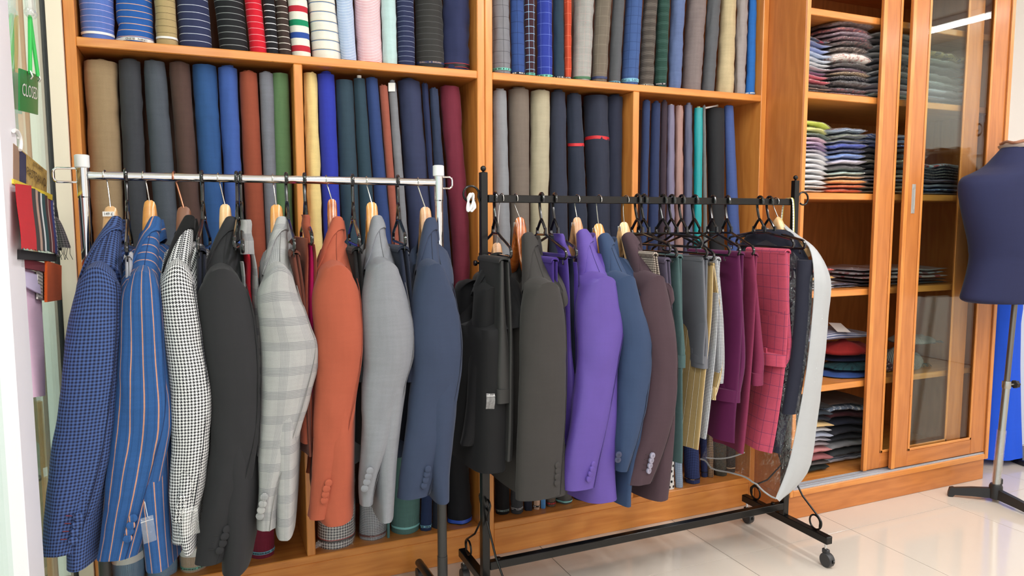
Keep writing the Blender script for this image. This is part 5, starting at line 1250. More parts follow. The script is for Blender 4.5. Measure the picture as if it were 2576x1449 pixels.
for h, r in ((0, .006), (.001, .016), (.014, .0165), (.016, .012)):
    rg.append([k0+Vector((.014+h, -.004-h*.3, 0))+Vector((.25*r*math.cos(a)*0, r*math.cos(a)*(1+.10*math.sin(7*a)), r*math.sin(a)*(1+.10*math.sin(7*a)))) for a in [2*math.pi*i/28 for i in range(28)]])
MB().loft(rg).build('clamp_knob', plain('knob_black', (36, 30, 30), .5), mq)
BLKB = plain('black_base', (30, 30, 31), .45)
MB().lathe(hb+Vector((0, 0, .012)), [(.020, 0), (.026, .004), (.026, .056), (.022, .066), (.016, .066)], 24).build('hub', BLKB, mq)
MB().box((hb.x+.020, hb.y-.010, .072), (hb.x+.034, hb.y+.010, .10), .004).build('hub_knob', BLKB, mq)
for e in (at(2384, 1247, z=.0), at(2620, 1312, z=0), hb+Vector((.16, .09, 0))):
    e = Vector((e.x, e.y, 0)); d = (e-hb).normalized(); nrm = Vector((-d.y, d.x, 0)); rg = []
    for f, zt, zb_, w in ((0, .060, .016, .013), (.5, .052, .014, .012), (.86, .042, .010, .011), (.9, .044, .002, .013), (.97, .040, .001, .013), (1.0, .016, .001, .012)):
        c = hb.lerp(e, f); rg.append([c-nrm*w+Vector((0, 0, zb_)), c+nrm*w+Vector((0, 0, zb_)), c+nrm*w*.8+Vector((0, 0, zt)), c-nrm*w*.8+Vector((0, 0, zt))])
    MB().loft(rg).build('leg', BLKB, mq, auto=30)

# ------------------------------------------------ blue gown on a stand, counter behind
gb = at(2545, 1178, z=0); gx, gy = 4.02, -.02
BLU = cloth('royal_cloth', (28, 88, 226), (), weave=.04)
gw = thing('blue_gown', 'bright royal-blue gown on a stand right of the cabinet', 'dress', (gx, gy, 0))
def gl_(z):   # left, right in x
    T = [(.035, .155), (.25, .135), (.5, .115), (.72, .105), (.80, .112), (.92, .10), (1.05, .075), (1.2, .105), (1.33, .11), (1.42, .06), (1.5, .045)]
    for (a, b), (c, d) in zip(T, T[1:]):
        if a <= z <= c: return b+(d-b)*(z-a)/(c-a)
    return .045
rg = []
for i in range(40):
    z = .035+1.46*i/39; w = gl_(z); rg.append([Vector((gx+w*math.cos(a)*(1+.03*math.sin(a*9)*(1-z/1.5)), gy+w*.8*math.sin(a)*(1+.03*math.sin(a*9)*(1-z/1.5)), z)) for a in [2*math.pi*k/54 for k in range(54)]])
MB().loft(rg).build('gown', BLU, gw, auto=70)
ds = thing('stand_base', 'round black stand base on the floor beside the blue gown', 'stand', (4.23, -.16, 0))
MB().lathe((4.23, -.16, 0), [(.17, 0), (.176, .004), (.176, .024), (.172, .029), (.02, .031)], 48).build('base_disc', plain('gloss_black', (20, 22, 34), .2), ds)
MB().lathe((4.23, -.16, .028), [(.03, 0), (.028, .01), (.014, .014), (.014, 1.2)], 18).build('base_pole', BLACKM, ds)
ct_ = thing('counter', 'pale blue counter with a wooden top behind the mannequin', 'counter', (4.35, .15, 0))
cx0 = 4.27
MB().box((cx0, .06, .0), (5.6, .36, .80), .003).build('front_panel', plain('pale_blue_laminate', (206, 218, 238), .4), ct_)
MB().box((cx0-.02, .03, .80), (5.65, .40, .835), .003).build('counter_top', WOODP, ct_)
pk = thing('tissue_pack', 'white tissue pack with pink, yellow and blue print on the counter', 'tissue pack', (4.37, .25, .835))
rg = []
for f, w, d in ((0, .055, .05), (.1, .06, .054), (.7, .06, .05), (.92, .054, .02), (1, .05, .006)):
    rg.append(ell(Vector((4.37, .25, .8355+.135*f)), Vector((w, 0, 0)), Vector((0, d, 0)), 28, .6))
pw = MB().loft(rg).build('pack', plain('pack_white', (240, 240, 242), .35), pk, auto=60)
for (dx, z, w, h, c) in ((-.02, .925, .030, .010, (250, 214, 50)), (-.014, .912, .034, .010, (240, 120, 180)), (.02, .935, .022, .016, (60, 180, 220)), (-.03, .885, .02, .014, (70, 190, 226)), (-.016, .868, .018, .022, (242, 150, 200)), (.022, .905, .022, .010, (60, 180, 220)), (.045, .905, .010, .016, (250, 204, 40)), (.012, .885, .012, .016, (240, 120, 180)), (-.03, .95, .02, .010, (70, 180, 220))):
    yy = .25-.054*(1-(abs(dx)/.06)**3)**.34*(1 if z < .93 else .75)-.0015
    MB().lathe((4.37+dx, yy, z), [(1e-4, 0), (w*.5, 0), (w*.5, .001)], 14, 1).build('printed_patch', plain('print_%d' % sum(c), c, .4), pw)
lp = thing('laptop', 'dark closed laptop on papers on the counter edge', 'laptop', (4.50, .16, .835))
MB().box((4.36, .07, .857), (4.75, .30, .872), .004).build('laptop_body', plain('laptop_dark', (78, 76, 78), .4), lp); MB().box((4.45, .068, .8615), (4.49, .0705, .8675), .001).build('laptop_port', INK, lp)
pp = thing('paper_stack', 'stack of white papers under the laptop', 'papers', (4.52, .16, .835))
for k in range(6): MB().box((4.35+.004*k, .055+.003*(k % 3), .8352+.0036*k), (4.74, .32, .8386+.0036*k), .0005).build('sheet', PAPER, pp)

# ------------------------------------------------ left glass wall: sign, swatches, easel
def gp(px, py, x): return at(px, py, x=x)
GREEN = plain('sign_green', (38, 128, 66), .35)
def hang_sign(name, label, x, px0, px1, py0a, py0b, py1a, py1b, mat, back, txt, tcol, cord, dx):
    a, b_, c, d = gp(px0, py0a, x), gp(px1, py0b, x), gp(px1, py1b, x), gp(px0, py1a, x)
    t = thing(name, label, 'sign', (a+c)/2); W_n = b_-a; H_ = (d-a)
    rg = []
    for f in [i/8 for i in range(9)]:
        top = a.lerp(b_, f); bot = d.lerp(c, f); bx = dx*math.sin(math.pi*f)*.002
        rg.append([top+Vector((bx, 0, 0)), bot+Vector((bx, 0, 0)), bot+Vector((bx-dx*.003, 0, 0)), top+Vector((bx-dx*.003, 0, 0))])
    MB().loft(rg).build('board', mat, t)
    vs, fs = text3(txt, .045); mx = max(v.x for v in vs); my = max(v.y for v in vs); P = []
    for v in vs:
        f = .5+v.x/(2*mx)*.84; g = .5-v.y/(2*my)*.34; top = a.lerp(b_, f); bot = d.lerp(c, f); q = top.lerp(bot, g); q.x += dx*(math.sin(math.pi*f)*.002+.0009); P.append(q)
    MB().add(P, fs, [(0, 0)]*sum(len(f) for f in fs)).build('lettering', tcol, t, False)
    hk = gp((px0+px1)/2+2, 40, x)
    for f in (.3, .75):
        q = a.lerp(b_, f)+Vector((dx*.008, 0, -.018)); MB().tube([q+Vector((0, 0, .018)), q+Vector((dx*.004, 0, .006)), q], .003, 6).build('clip', STEEL, t)
        MB().tube([q+Vector((0, 0, .012)), q.lerp(hk, .5)+Vector((0, .006*(f-.5), 0)), hk], .0042, 8).build('cord', cord, t)
    return t, hk
GC = plain('green_cord', (58, 186, 86), .7)
t, hk = hang_sign('hanging_sign', 'green CLOSED sign on green cords against the shop glass', GX+.022, 50, 96, 172, 190, 278, 289, GREEN, None, 'CLOSED', WHITEP, GC, 1)
for q in (-.012, .012):
    m = MB().ball(hk+Vector((.002, q, .006)), .012, 10); m.tube([hk+Vector((.002, q, .01)), hk+Vector((.002, q*1.2, .07))], .009, 8); m.build('suction_cup', clear('cup_clear', gloss=.1, rough=.1, alpha=.25), t)
t, hk = hang_sign('hanging_sign', 'white and blue sign hanging outside the shop glass', GX-.022, 24, 56, 170, 178, 270, 280, plain('sign_white2', (226, 240, 244), .4), None, 'OPEN', plain('sign_blue', (60, 120, 190), .4), GC, -1)
# swatch book
SX = GX+.03
sb = thing('swatch_book', 'fabric swatch book with gold PASTRANO cover hanging on the shop glass', 'swatch book', gp(85, 480, SX))
GOLDC = cloth('gold_cover', (196, 160, 72), (('blot', (170, 132, 50), 60, .55),), rough=.5, weave=.1)
def quad(px0, px1, y0a, y0b, y1a, y1b, x, m, name, par, th=.004, seg=6, bow=0.0, zig=0):
    a, b_, c, d = gp(px0, y0a, x), gp(px1, y0b, x), gp(px1, y1b, x), gp(px0, y1a, x); rg = []
    for i in range(seg+1):
        f = i/seg; top = a.lerp(b_, f); bot = d.lerp(c, f)
        if zig: bot.z += .003*(i % 2)
        n_ = 6; fr = [top.lerp(bot, j/n_)+Vector((bow*math.sin(math.pi*j/n_*.5)**2, 0, 0)) for j in range(n_+1)]
        rg.append(fr+[v-Vector((th, 0, 0)) for v in reversed(fr)])
    return MB().loft(rg).build(name, m, par, auto=50)
quad(33, 118, 360, 430, 452, 500, SX, GOLDC, 'cover', sb)
quad(34, 48, 362, 374, 452, 460, SX+.001, plain('photo_tan', (150, 120, 100), .5), 'cover_photo', sb); quad(50, 66, 376, 390, 462, 472, SX+.001, plain('photo_navy', (44, 46, 86), .5, 0, .5, 0, .8), 'cover_photo', sb)
quad(34, 132, 450, 490, 462, 504, SX+.003, plain('yellow_tape', (232, 206, 60), .5), 'yellow_edge', sb)
def btext(txt, px0, px1, pya, pyb, hpx, m):
    vs, fs = text3(txt, .03); mx = max(abs(v.x) for v in vs); my = max(abs(v.y) for v in vs); P = []
    for v in vs:
        f = .5+v.x/(2*mx); px = px0+(px1-px0)*f; py = pya+(pyb-pya)*f - v.y/my*hpx/2; q = gp(px, py, SX+.0025); P.append(q)
    MB().add(P, fs, [(0, 0)]*sum(len(f) for f in fs)).build('lettering', m, sb, False)
BRN = plain('brown_ink', (70, 50, 24), .6)
btext('EST-2005', 84, 108, 412, 428, 10, BRN); btext('PASTRANO', 68, 116, 430, 462, 24, BRN); btext('By', 92, 98, 458, 462, 8, BRN)
SW = [((206, 24, 40), 40, 76, 462, 628), ((58, 54, 54), 62, 86, 470, 630), ((196, 164, 146), 80, 92, 474, 630), ((52, 54, 60), 88, 98, 478, 631), ((226, 228, 228), 94, 102, 482, 631), ((22, 74, 80), 98, 110, 484, 631), ((72, 30, 36), 106, 116, 488, 633), ((220, 196, 182), 110, 118, 490, 633), ((146, 62, 78), 114, 124, 494, 635), ((52, 74, 160), 122, 130, 498, 638)]
for i, (c, a, b_, y0, y1) in enumerate(SW):
    quad(a, b_+3, y0, y0+5, y1-2, y1+3, SX-.001-.0012*i+.012, cloth('swatch_%d' % i, c, (), weave=.1), 'fabric_swatch', sb, .001, 8, .010, 1)
quad(122, 136, 498, 505, 636, 646, SX-.002, C('swatch_hound', (220, 220, 224), ('hound', (30, 30, 40), .012)), 'fabric_swatch', sb, .002, 6, .01, 1)
quad(52, 142, 628, 640, 652, 658, SX+.006, plain('charcoal_swatch', (48, 48, 52), .9), 'bottom_fold', sb, .02, 6)
MB().ball(gp(44, 345, SX), .005, 8).build('hook_knob', WHITEP, sb)
MB().tube([gp(38+14*math.sin(a), 362-34*math.cos(a)*1.0, SX+.004) for a in [math.pi*(-.1+.75*i/10) for i in range(11)]], .004, 8).build('white_handle', WHITEP, sb)
ts = thing('tassel_scarf', 'fringed grey and black scarf ends beside the swatch book', 'scarf', gp(152, 580, GX+.07))
sd = 3
for j, (c, a, b_, y0, y1) in enumerate([((30, 30, 34), 134, 156, 520, 628), ((120, 112, 116), 148, 178, 545, 622)]):
    rg = []
    for i in range(9):
        f = i/8; py = y0+(y1-y0)*f; l = 138+(a-138)*f; r = 142+(b_-142)*f**.7; P = at((l+r)/2, py, y=-.085-.03*j); w = (at(r, py, y=-.085).x-at(l, py, y=-.085).x)*.5
        rg.append([P+Vector((w*math.cos(q)*(1+.2*nz(q*3, i)), .012*math.sin(q), -.006*abs(nz(q*4, i*2)) if i == 8 else 0)) for q in [2*math.pi*k/18 for k in range(18)]])
    MB().loft(rg).build('scarf_end', cloth('scarf_%d' % j, c, (('ging', (60, 58, 62), .006),), weave=.2), ts)
for k in range(7):
    P = at(140+6*k, 622, y=-.09); MB().tube([P, P+Vector((.004*math.sin(k), .002, -.018)), P+Vector((.008*math.sin(k*2.2), .003, -.034))], .0007, 5).build('thread', INK, ts)
s2 = thing('swatch_bundle', 'lower bundle of wine, check and orange swatches under the swatch book', 'swatches', gp(100, 680, GX+.02))
quad(54, 116, 648, 662, 672, 684, GX+.03, cloth('wine_swatch', (120, 24, 44), (), weave=.1), 'fabric_swatch', s2, .01)
quad(96, 108, 676, 684, 752, 756, GX+.026, C('check_swatch', (226, 222, 214), ('ging', (60, 50, 50), .008)), 'fabric_swatch', s2, .004, 6, 0, 1)
quad(104, 114, 676, 684, 754, 756, GX+.024, C('brown_swatch', (170, 120, 90), ('sx', (40, 30, 30), .008, .003)), 'fabric_swatch', s2, .004, 6, 0, 1)
quad(112, 128, 676, 684, 754, 756, GX+.022, cloth('black_swatch', (36, 36, 40), (), weave=.1), 'fabric_swatch', s2, .004)
quad(119, 155, 656, 668, 760, 754, GX+.035, cloth('orange_swatch', (232, 98, 36), (), weave=.08), 'fabric_swatch', s2, .006)
pc = thing('pink_cloth', 'long pale pink cloth hanging on the shop glass below the swatches', 'cloth', gp(85, 850, GX+.02))
quad(52, 104, 672, 688, 1004, 996, GX+.018, cloth('pale_pink', (244, 206, 232), (), weave=.04), 'cloth', pc, .006, 8, .008)
quad(54, 98, 680, 692, 718, 740, GX+.024, cloth('lilac', (206, 194, 226), (), weave=.04), 'collar_fold', pc, .004, 8, .004)
# things beyond the glass
bp = thing('beige_panel', 'beige board standing outside beyond the shop glass', 'board', (-.55, -.1, 0))
pa = at(30, 300, x=-.42); MB().box((-.44, -.62, 0), (-.42, -.16, 2.4), .003).build('panel', plain('beige_board', (236, 218, 186), .7), bp)
es = thing('wooden_easel', 'pale wooden easel legs outside the shop glass', 'easel', (-.3, -.25, 0))
EW = wood('easel_wood', (226, 204, 166), (206, 176, 130), .5)
for a, b_ in (((78, 985), (122, 1445)), ((96, 1010), (108, 1160)), ((118, 1200), (138, 1448))):
    p0, p1 = gp(a[0], a[1], GX-.12), gp(b_[0], b_[1], GX-.12); MB().tube([p0, p1+(p1-p0)*.1], .012, 4).build('leg', EW, es, False)
p0, p1 = gp(95, 1152, GX-.12), gp(110, 1152, GX-.12); MB().tube([p0, p1], .004, 8).build('crossbar', EW, es)
bb = thing('bulldog_clip', 'dark clip on pale green card outside the shop glass', 'clip', gp(98, 1205, GX-.1)); MB().tube([gp(98+5*math.cos(a), 1203+6*math.sin(a), GX-.1) for a in [2*math.pi*i/12 for i in range(12)]], .003, 6, True).build('ring', INK, bb); quad(84, 100, 1100, 1120, 1212, 1205, GX-.105, plain('pale_green_card', (214, 234, 226), .6), 'card', bb)
bpole = thing('dark_pole', 'thin dark pole outside the shop glass', 'pole', (GX-.06, -.07, 0)); q = gp(114, 1000, GX-.06); MB().lathe((GX-.06, q.y, 0), [(.006, 0), (.006, 1.9)], 10).build('pole', plain('pole_grey', (70, 66, 62), .5), bpole)
KF = .95
# ------------------------------------------------ folded shirts and cloths in the cabinet
CNAMES = {}
def shirt(x0, x1, yf, dep, z, th, col, label, group, pat=None, bag=True, name='folded_shirt', cat='shirt', tilt=0.0, sag=.0, rough=.8, zb=None, sk=0.0, xm=None):
    zb = z if zb is None else zb; xm = (x0+x1)/2 if xm is None else xm
    def warp(x, y, q):
        sh = tilt*(x-xm)*1.6+.016*nz(x*7+sk, y*6, sk)+.008*nz(x*16, y*14+sk, 2)-sag*min(1.5, abs(x-xm)/.1)**2
        return q+min(1.0, (q-zb)/.14)*sh
    key = 'shirt_%s_%s' % ('_'.join(map(str, col)), pat[0]+str(pat[1][0]) if pat else 'p')
    m = cloth(key, col, (pat,) if pat else (), rough=rough, weave=.1)
    sd = random.random()*99; n = 20; K = 15; rg = []
    xc = (x0+x1)/2; w = (x1-x0)/2; yc = yf+dep/2
    t = thing(name, label, cat, (xc, yc, z), group); ya_ = max(-.08, min(.08, random.gauss(0, .035))); CA, SA = math.cos(ya_), math.sin(ya_)
    def slab(g, wr, zz0, h):
        rg = []
        for i in range(K+1):
            u = -1+2*i/K; e = (1-abs(u)**11)**.5 if abs(u) < 1 else 0.15
            e = max(e, .35); x = xc+u*(w+g); ring = []
            for k in range(n):
                a = 2*math.pi*k/n; cs = math.copysign(abs(math.cos(a))**.45, math.cos(a)); sn = math.copysign(abs(math.sin(a))**.7, math.sin(a))
                y = yc+cs*(dep/2+g)*(1-.02*(1-e)); 
                hh = h*(.80+.20*(1-u*u*.4))*e*(1-.22*abs(nz(u*2.2+sd, y*10))-.12*abs(nz(u*6+sd, y*26)))
                zz = zz0+h/2+sn*hh/2+wr*.5*nz(u*3+sd, y*12)
                zz = min(max(zz, z+.0003), z+th-.0003)
                y += wr*1.6*nz(u*4+sd, z*60, 4)
                X = xc+(x-xc)*CA-(y-yc)*SA*.5; Y = yc+(x-xc)*SA+(y-yc)*CA
                ring.append(Vector((X, Y, warp(X, Y, zz))))
            rg.append(ring)
        return rg
    hgt = th*.92
    MB().loft(slab(0, .0040 if th < .02 else .0055, z, hgt)).build('cloth_body', m, t, auto=70)
    # front fold lines: one rolled layer edge
    a = slab(.0012, .0025, z+hgt*.40, hgt*.16)
    MB().loft(a).build('fold_edge', m, t, auto=70)
    if bag: MB().loft(slab(.006, .0045, z, th), True, True).build('plastic_bag', BAGM2, t, auto=80)
    return t
BAGM2 = clear('shirt_bag_film', gloss=.035, rough=.10, alpha=.045, bump=1.3, scale=38)
def stack(where, x0, x1, yf, dep, z, items, group, bag=True, jit=.010, sc=1.0, **k):
    zb0 = z; sk0 = random.random()*50
    for i, it in enumerate(items):
        th, col, cn = it[:3]; th *= sc; pat = it[3] if len(it) > 3 else None
        j = random.uniform(-jit, jit); j2 = random.uniform(-jit, jit)
        lab = '%s, %s in %s' % (cn, ('bottom' if i == 0 else 'top' if i == len(items)-1 else ordn(i)+' from bottom'), where)
        shirt(x0+j, x1+j2, yf+abs(random.gauss(0, jit)), dep, z, th, col, lab, group, pat, it[4] if len(it) > 4 else bag, zb=zb0, sk=sk0, xm=(x0+x1)/2, **k); z += th+.0004
    return z
G = 'folded shirts in the cabinet'
zA, zB_, zC, zD, zE = 1.7375, 1.3377, .9334, .5333, .1255
XA = at(2100, 200, y=-.1).x
PS = lambda c, w=.0028: ('sx', c, .006, w)
FL = lambda c, s=70: ('blot', c, s, .55)
stack('left pile on the top cabinet shelf', 2.512, 2.70, -.125, .36, zA, [
 (.012, (44, 42, 50), 'dark grey shirt'), (.010, (150, 110, 100), 'brown striped shirt', PS((226, 206, 196))), (.014, (66, 58, 64), 'dark plum-grey shirt'), (.022, (206, 74, 92), 'red-pink bagged shirt'), (.018, (226, 120, 140), 'rose bagged shirt'), (.016, (150, 120, 160), 'mauve bagged shirt'), (.014, (206, 206, 214), 'pale grey bagged shirt'), (.016, (240, 240, 240), 'white bagged shirt'), (.018, (214, 222, 236), 'ice-blue bagged shirt'), (.020, (190, 206, 232), 'light blue bagged shirt'), (.022, (164, 178, 224), 'periwinkle bagged shirt'), (.018, (130, 144, 190), 'blue-grey bagged shirt'), (.014, (70, 80, 100), 'red-flowered navy shirt', FL((216, 60, 80), 26))], G, tilt=-.03)
stack('second pile on the top cabinet shelf', 2.715, 2.925, -.125, .36, zA, [
 (.012, (130, 84, 92), 'pink striped dark shirt', PS((220, 180, 180))), (.024, (66, 50, 60), 'dark wine patterned shirt', FL((150, 70, 84))), (.026, (52, 50, 54), 'black patterned bagged shirt', FL((110, 110, 116))), (.016, (50, 46, 60), 'black dotted shirt', ('dots', (200, 200, 210), .012, .2)), (.014, (160, 128, 110), 'cream dotted brown shirt', ('dots', (236, 214, 150), .010, .3)), (.016, (140, 112, 140), 'mauve floral shirt', FL((190, 150, 170))), (.016, (58, 58, 62), 'dark grey bagged shirt'), (.044, (232, 222, 214), 'white floral bagged shirt', FL((214, 160, 150), 60)), (.020, (90, 76, 70), 'brown floral bagged shirt', FL((190, 170, 160))), (.018, (60, 50, 54), 'dark floral shirt', FL((130, 80, 84))), (.020, (120, 96, 106), 'circle patterned mauve shirt', ('dots', (190, 120, 130), .016, .33)), (.016, (160, 140, 154), 'lilac patterned shirt', FL((206, 190, 206))), (.020, (150, 90, 104), 'rose patterned shirt', FL((220, 130, 120))), (.022, (84, 62, 58), 'dark maroon patterned shirt', FL((130, 96, 90)))], G, tilt=.02, sag=.012, sc=1.06)
stack('pile behind glass, top cabinet shelf', 2.97, 3.30, -.11, .36, zA, [
 (.012, (226, 214, 206), 'cream shirt'), (.014, (150, 176, 172), 'mint striped shirt', PS((220, 226, 222))), (.018, (206, 176, 190), 'pale pink check shirt', ('ging', (236, 226, 232), .008)), (.020, (180, 184, 196), 'grey-lilac bagged shirt'), (.022, (110, 122, 136), 'slate-blue bagged shirt'), (.020, (170, 176, 178), 'grey striped shirt', PS((226, 228, 228))), (.020, (120, 116, 122), 'mid-grey patterned shirt', FL((176, 170, 176))), (.022, (126, 130, 140), 'steel-grey bagged shirt'), (.020, (206, 208, 206), 'pale bagged shirt'), (.022, (146, 148, 152), 'ash-grey bagged shirt'), (.022, (96, 88, 92), 'dark grey-brown shirt'), (.020, (190, 190, 188), 'light grey bagged shirt')], G, sc=1.25)
stack('far pile behind glass, top cabinet shelf', 3.33, 3.66, -.08, .34, zA, [
 (.014, (190, 90, 96), 'red check shirt', ('ging', (236, 230, 226), .012)), (.018, (150, 150, 170), 'lavender-grey shirt'), (.020, (186, 190, 206), 'pale lavender shirt'), (.022, (110, 118, 130), 'blue-grey striped shirt', PS((200, 206, 210))), (.020, (130, 132, 136), 'plain grey shirt'), (.022, (84, 88, 96), 'dark slate shirt'), (.020, (150, 152, 152), 'silver-grey shirt'), (.018, (206, 190, 140), 'mustard and grey shirt', FL((130, 130, 130), 30))], G, sc=1.55)
stack('left pile on the second cabinet shelf', 2.512, 2.705, -.125, .36, zB_, [
 (.016, (222, 212, 206), 'cream-white bagged shirt'), (.016, (232, 228, 224), 'off-white bagged shirt'), (.022, (238, 236, 236), 'white bagged shirt'), (.022, (236, 236, 238), 'bright white bagged shirt'), (.020, (240, 240, 240), 'plain white shirt'), (.022, (234, 232, 236), 'cool white shirt'), (.020, (238, 238, 238), 'soft white shirt'), (.020, (230, 230, 234), 'grey-white shirt'), (.014, (206, 198, 210), 'pale lilac-grey shirt'), (.014, (142, 112, 160), 'violet bagged shirt'), (.018, (206, 178, 210), 'lilac bagged shirt'), (.018, (238, 204, 214), 'baby-pink bagged shirt'), (.014, (82, 116, 98), 'dark green bagged shirt'), (.026, (228, 222, 136), 'pale yellow bagged shirt'), (.024, (206, 222, 74), 'lime-green bagged shirt')], G, tilt=-.03, sag=.008)
stack('second pile on the second cabinet shelf', 2.72, 2.925, -.125, .36, zB_, [
 (.022, (222, 96, 44), 'orange bagged shirt'), (.014, (232, 120, 60), 'light orange bagged shirt'), (.022, (226, 158, 76), 'amber bagged shirt'), (.014, (222, 190, 160), 'peach bagged shirt'), (.016, (176, 200, 190), 'pale mint bagged shirt'), (.026, (64, 62, 62), 'charcoal bagged shirt'), (.024, (214, 206, 220), 'pale lilac bagged shirt'), (.022, (112, 148, 214), 'sky-blue bagged shirt'), (.018, (60, 66, 106), 'indigo bagged shirt'), (.024, (40, 70, 176), 'royal-blue bagged shirt'), (.018, (190, 192, 188), 'stone-grey bagged shirt'), (.020, (120, 128, 112), 'sage-grey bagged shirt'), (.024, (70, 96, 132), 'blue chevron striped shirt', ('sx', (190, 206, 222), .011, .005))], G, tilt=.03)
stack('pile behind glass, second cabinet shelf', 2.965, 3.26, -.11, .36, zB_, [
 (.020, (150, 130, 106), 'tan bagged shirt'), (.018, (176, 160, 130), 'light tan bagged shirt'), (.016, (128, 122, 112), 'khaki-grey shirt'), (.014, (130, 140, 172), 'blue-grey bagged shirt'), (.018, (220, 208, 190), 'cream bagged shirt'), (.024, (60, 76, 82), 'dark teal bagged shirt'), (.022, (52, 54, 58), 'black-grey bagged shirt'), (.018, (176, 172, 150), 'pale olive bagged shirt'), (.026, (48, 48, 52), 'near-black bagged shirt'), (.022, (58, 58, 66), 'dark navy-grey shirt'), (.016, (64, 84, 160), 'blue bordered shirt'), (.022, (214, 222, 236), 'white and blue striped shirt', ('sx', (80, 120, 190), .012, .005)), (.020, (206, 216, 232), 'broad blue striped shirt', ('sx', (60, 110, 190), .016, .006))], G)
stack('far pile behind glass, second cabinet shelf', 3.30, 3.66, -.09, .34, zB_, [
 (.016, (60, 64, 84), 'dark folded shirt'), (.018, (70, 96, 150), 'blue patterned shirt', FL((170, 190, 220), 40)), (.022, (160, 170, 196), 'pale blue check shirt', ('ging', (220, 226, 236), .006)), (.018, (96, 82, 112), 'purple-grey shirt'), (.012, (56, 56, 58), 'black flecked scarf', FL((190, 186, 180), 160)), (.012, (62, 60, 60), 'charcoal flecked scarf', FL((196, 190, 180), 150)), (.012, (52, 50, 52), 'dark flecked scarf', FL((170, 166, 160), 150)), (.012, (58, 56, 58), 'grey flecked scarf', FL((190, 186, 180), 150)), (.020, (196, 206, 220), 'white scarf with red and blue print', FL((206, 70, 70), 24))], G)
# third shelf: flat scarf packets
H = 'flat scarf packets on the third cabinet shelf'
stack('left packets on the third cabinet shelf', 2.60, 2.80, -.10, .30, zC, [(.010, (200, 202, 206), 'clear pale packet'), (.012, (220, 222, 224), 'white packet'), (.014, (130, 132, 136), 'grey packet'), (.020, (214, 162, 60), 'yellow packet'), (.016, (60, 60, 90), 'navy packet'), (.016, (200, 40, 46), 'red packet')], H, name='scarf_packet', cat='scarf packet', tilt=-.02)
stack('middle packets on the third cabinet shelf', 2.80, 2.96, -.08, .30, zC, [(.010, (70, 74, 100), 'slate-blue flat packet'), (.010, (52, 58, 92), 'navy flat packet')], H, name='scarf_packet', cat='scarf packet')
stack('packets behind glass, third cabinet shelf', 2.98, 3.50, -.10, .30, zC, [(.014, (40, 44, 60), 'dark navy packet'), (.014, (60, 56, 66), 'charcoal packet'), (.018, (206, 190, 190), 'white packet with red dots', ('dots', (190, 40, 50), .06, .28)), (.016, (190, 186, 190), 'pale grey packet', FL((150, 60, 66), 24)), (.014, (170, 160, 164), 'greyish packet')], H, name='scarf_packet', cat='scarf packet', jit=.012)
# fourth shelf: scarves and a striped shirt
I_ = 'loose scarves on the fourth cabinet shelf'
def scarf(label, px, py, y, z, a, b, h, col, pat=None, fr=True, rot=0.0):
    sd = random.random()*60; m = cloth('scarf_%s' % '_'.join(map(str, col)), col, (pat,) if pat else (), weave=.2); c = at(px, py, y=y); c.z = z
    t = thing('folded_scarf', label, 'scarf', c, I_); rg = []; n = 30
    R2 = Matrix.Rotation(rot, 3, 'Z')
    for i in range(10):
        f = i/9; s_ = math.sin(math.pi*(.12+.44*f)) if f < 1 else .05; s_ = [.85, .97, 1.0, .98, .93, .85, .72, .52, .28, .03][i]
        rg.append([c+R2 @ Vector((a*s_*math.cos(q)*(1+.12*nz(math.cos(q)*2+sd, math.sin(q)*2, f*2)), b*s_*math.sin(q)*(1+.12*nz(math.cos(q)*2, math.sin(q)*2+sd, f)), max(.0004, h*f*(1+.35*nz(math.cos(q)*2.5*s_+sd, math.sin(q)*2.5*s_, 3)) if i else .0004))) for q in [2*math.pi*k/n for k in range(n)]])
    MB().loft(rg).build('cloth_body', m, t, auto=80)
    if fr:
        for k in range(14):
            p0 = c+R2 @ Vector((a*(.2+.05*k), -b*.75, h*.25)); d = R2 @ Vector((random.uniform(-.008, .012), -.022, -.012)); q = p0+d; q.z = max(q.z, z+.003)
            MB().tube([p0, p0.lerp(q, .5)+Vector((0, 0, .004)), q], .0014, 5).build('fringe', m, t)
    return t
scarf('blue scarf lowest on the fourth cabinet shelf', 2125, 948, .0, zD, .16, .11, .026, (48, 78, 140))
scarf('teal fringed scarf over the blue one', 2140, 935, .0, zD+.028, .15, .10, .024, (28, 74, 80), FL((20, 50, 60), 60))
scarf('dark wine patterned scarf left of the door stile', 2195, 920, .02, zD+.001, .07, .10, .075, (84, 52, 58), FL((170, 140, 140), 90))
scarf('navy folded scarf under the red one', 2140, 915, .05, zD+.054, .17, .09, .034, (40, 48, 76))
scarf('rust-red crumpled scarf on the fourth cabinet shelf', 2120, 890, .03, zD+.09, .13, .09, .060, (150, 36, 34))
scarf('grey zigzag scarf behind the door glass', 2255, 905, .0, zD+.001, .13, .10, .10, (150, 146, 144), ('sx', (70, 66, 66), .008, .003))
scarf('pale fringed scarf behind the door glass', 2290, 895, .06, zD+.10, .12, .09, .04, (190, 188, 186), ('sx', (90, 90, 92), .006, .002))
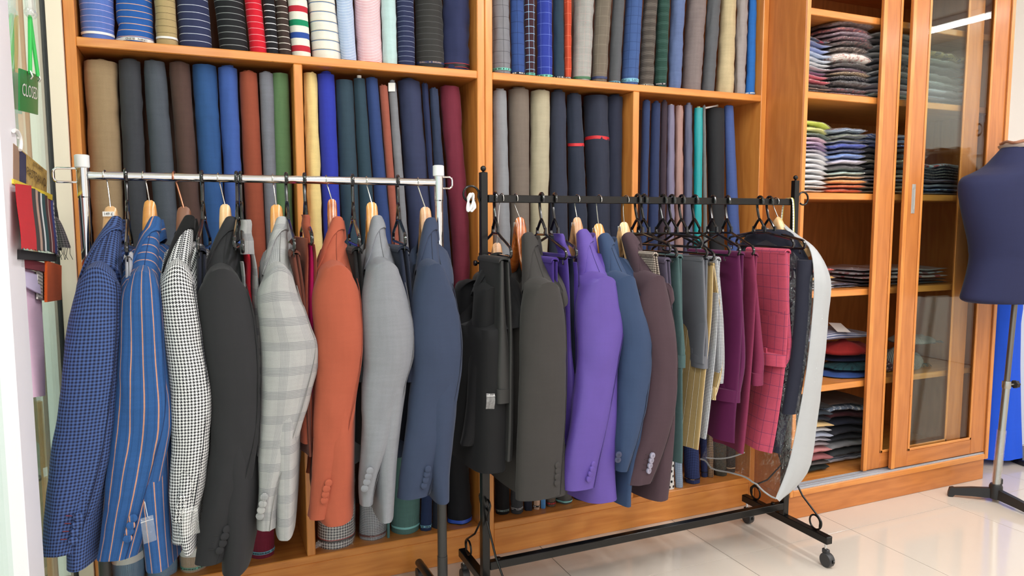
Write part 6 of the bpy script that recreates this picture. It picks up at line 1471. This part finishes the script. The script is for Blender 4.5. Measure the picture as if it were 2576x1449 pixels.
ss = shirt(2.66, 3.18, -.02, .30, zD+.155, .05, (196, 198, 212), 'blue and white striped shirt with paper tag on top of the scarves', I_, ('sx', (96, 110, 150), .012, .006), False, tilt=.0, sag=.03)
MB().add([(2.90, -.03, zD+.200), (2.965, -.045, zD+.196), (2.985, .03, zD+.226), (2.925, .045, zD+.230)], [(0, 1, 2, 3)], [(0, 0)]*4).build('paper_tag', PAPER, ss)
# bottom compartment: folded trouser cloths
J = 'folded cloths at the bottom of the cabinet'
stack('left pile at cabinet bottom', 2.56, 2.83, -.10, .34, zE, [
 (.034, (40, 46, 44), 'dark green folded cloth'), (.018, (92, 86, 84), 'grey folded cloth'), (.030, (150, 92, 94), 'dusty-rose folded cloth'), (.030, (190, 128, 128), 'pink folded cloth with red thread'), (.020, (140, 128, 132), 'grey-mauve folded cloth'), (.018, (182, 178, 186), 'pale grey check cloth'), (.026, (150, 156, 172), 'blue-grey folded cloth'), (.022, (176, 176, 180), 'light grey folded cloth'), (.018, (214, 182, 128), 'pale yellow folded cloth'), (.030, (30, 32, 42), 'navy-black folded cloth'), (.022, (44, 54, 64), 'slate folded cloth'), (.034, (30, 30, 32), 'black folded cloth')], J, False, name='folded_cloth', cat='cloth')
stack('right pile at cabinet bottom', 2.86, 3.16, -.05, .34, zE, [
 (.036, (170, 172, 180), 'white striped folded cloth', ('sx', (80, 90, 110), .02, .004)), (.03, (60, 62, 64), 'dark grey folded cloth'), (.03, (130, 130, 132), 'mid-grey folded cloth'), (.03, (44, 46, 52), 'charcoal folded cloth'), (.034, (36, 38, 46), 'black-blue folded cloth'), (.034, (32, 36, 50), 'deep navy folded cloth'), (.034, (62, 24, 30), 'dark maroon folded cloth'), (.030, (120, 136, 156), 'blue and white pattern cloth', FL((220, 226, 230), 40)), (.014, (90, 78, 72), 'flat brown folded cloth')], J, False, name='folded_cloth', cat='cloth')
stack('corner pile beside the garment bag', 2.512, 2.56, -.13, .2, zE, [(.03, (58, 48, 84), 'purple folded cloth'), (.02, (44, 54, 92), 'dark blue folded cloth')], J, False, name='folded_cloth', cat='cloth')
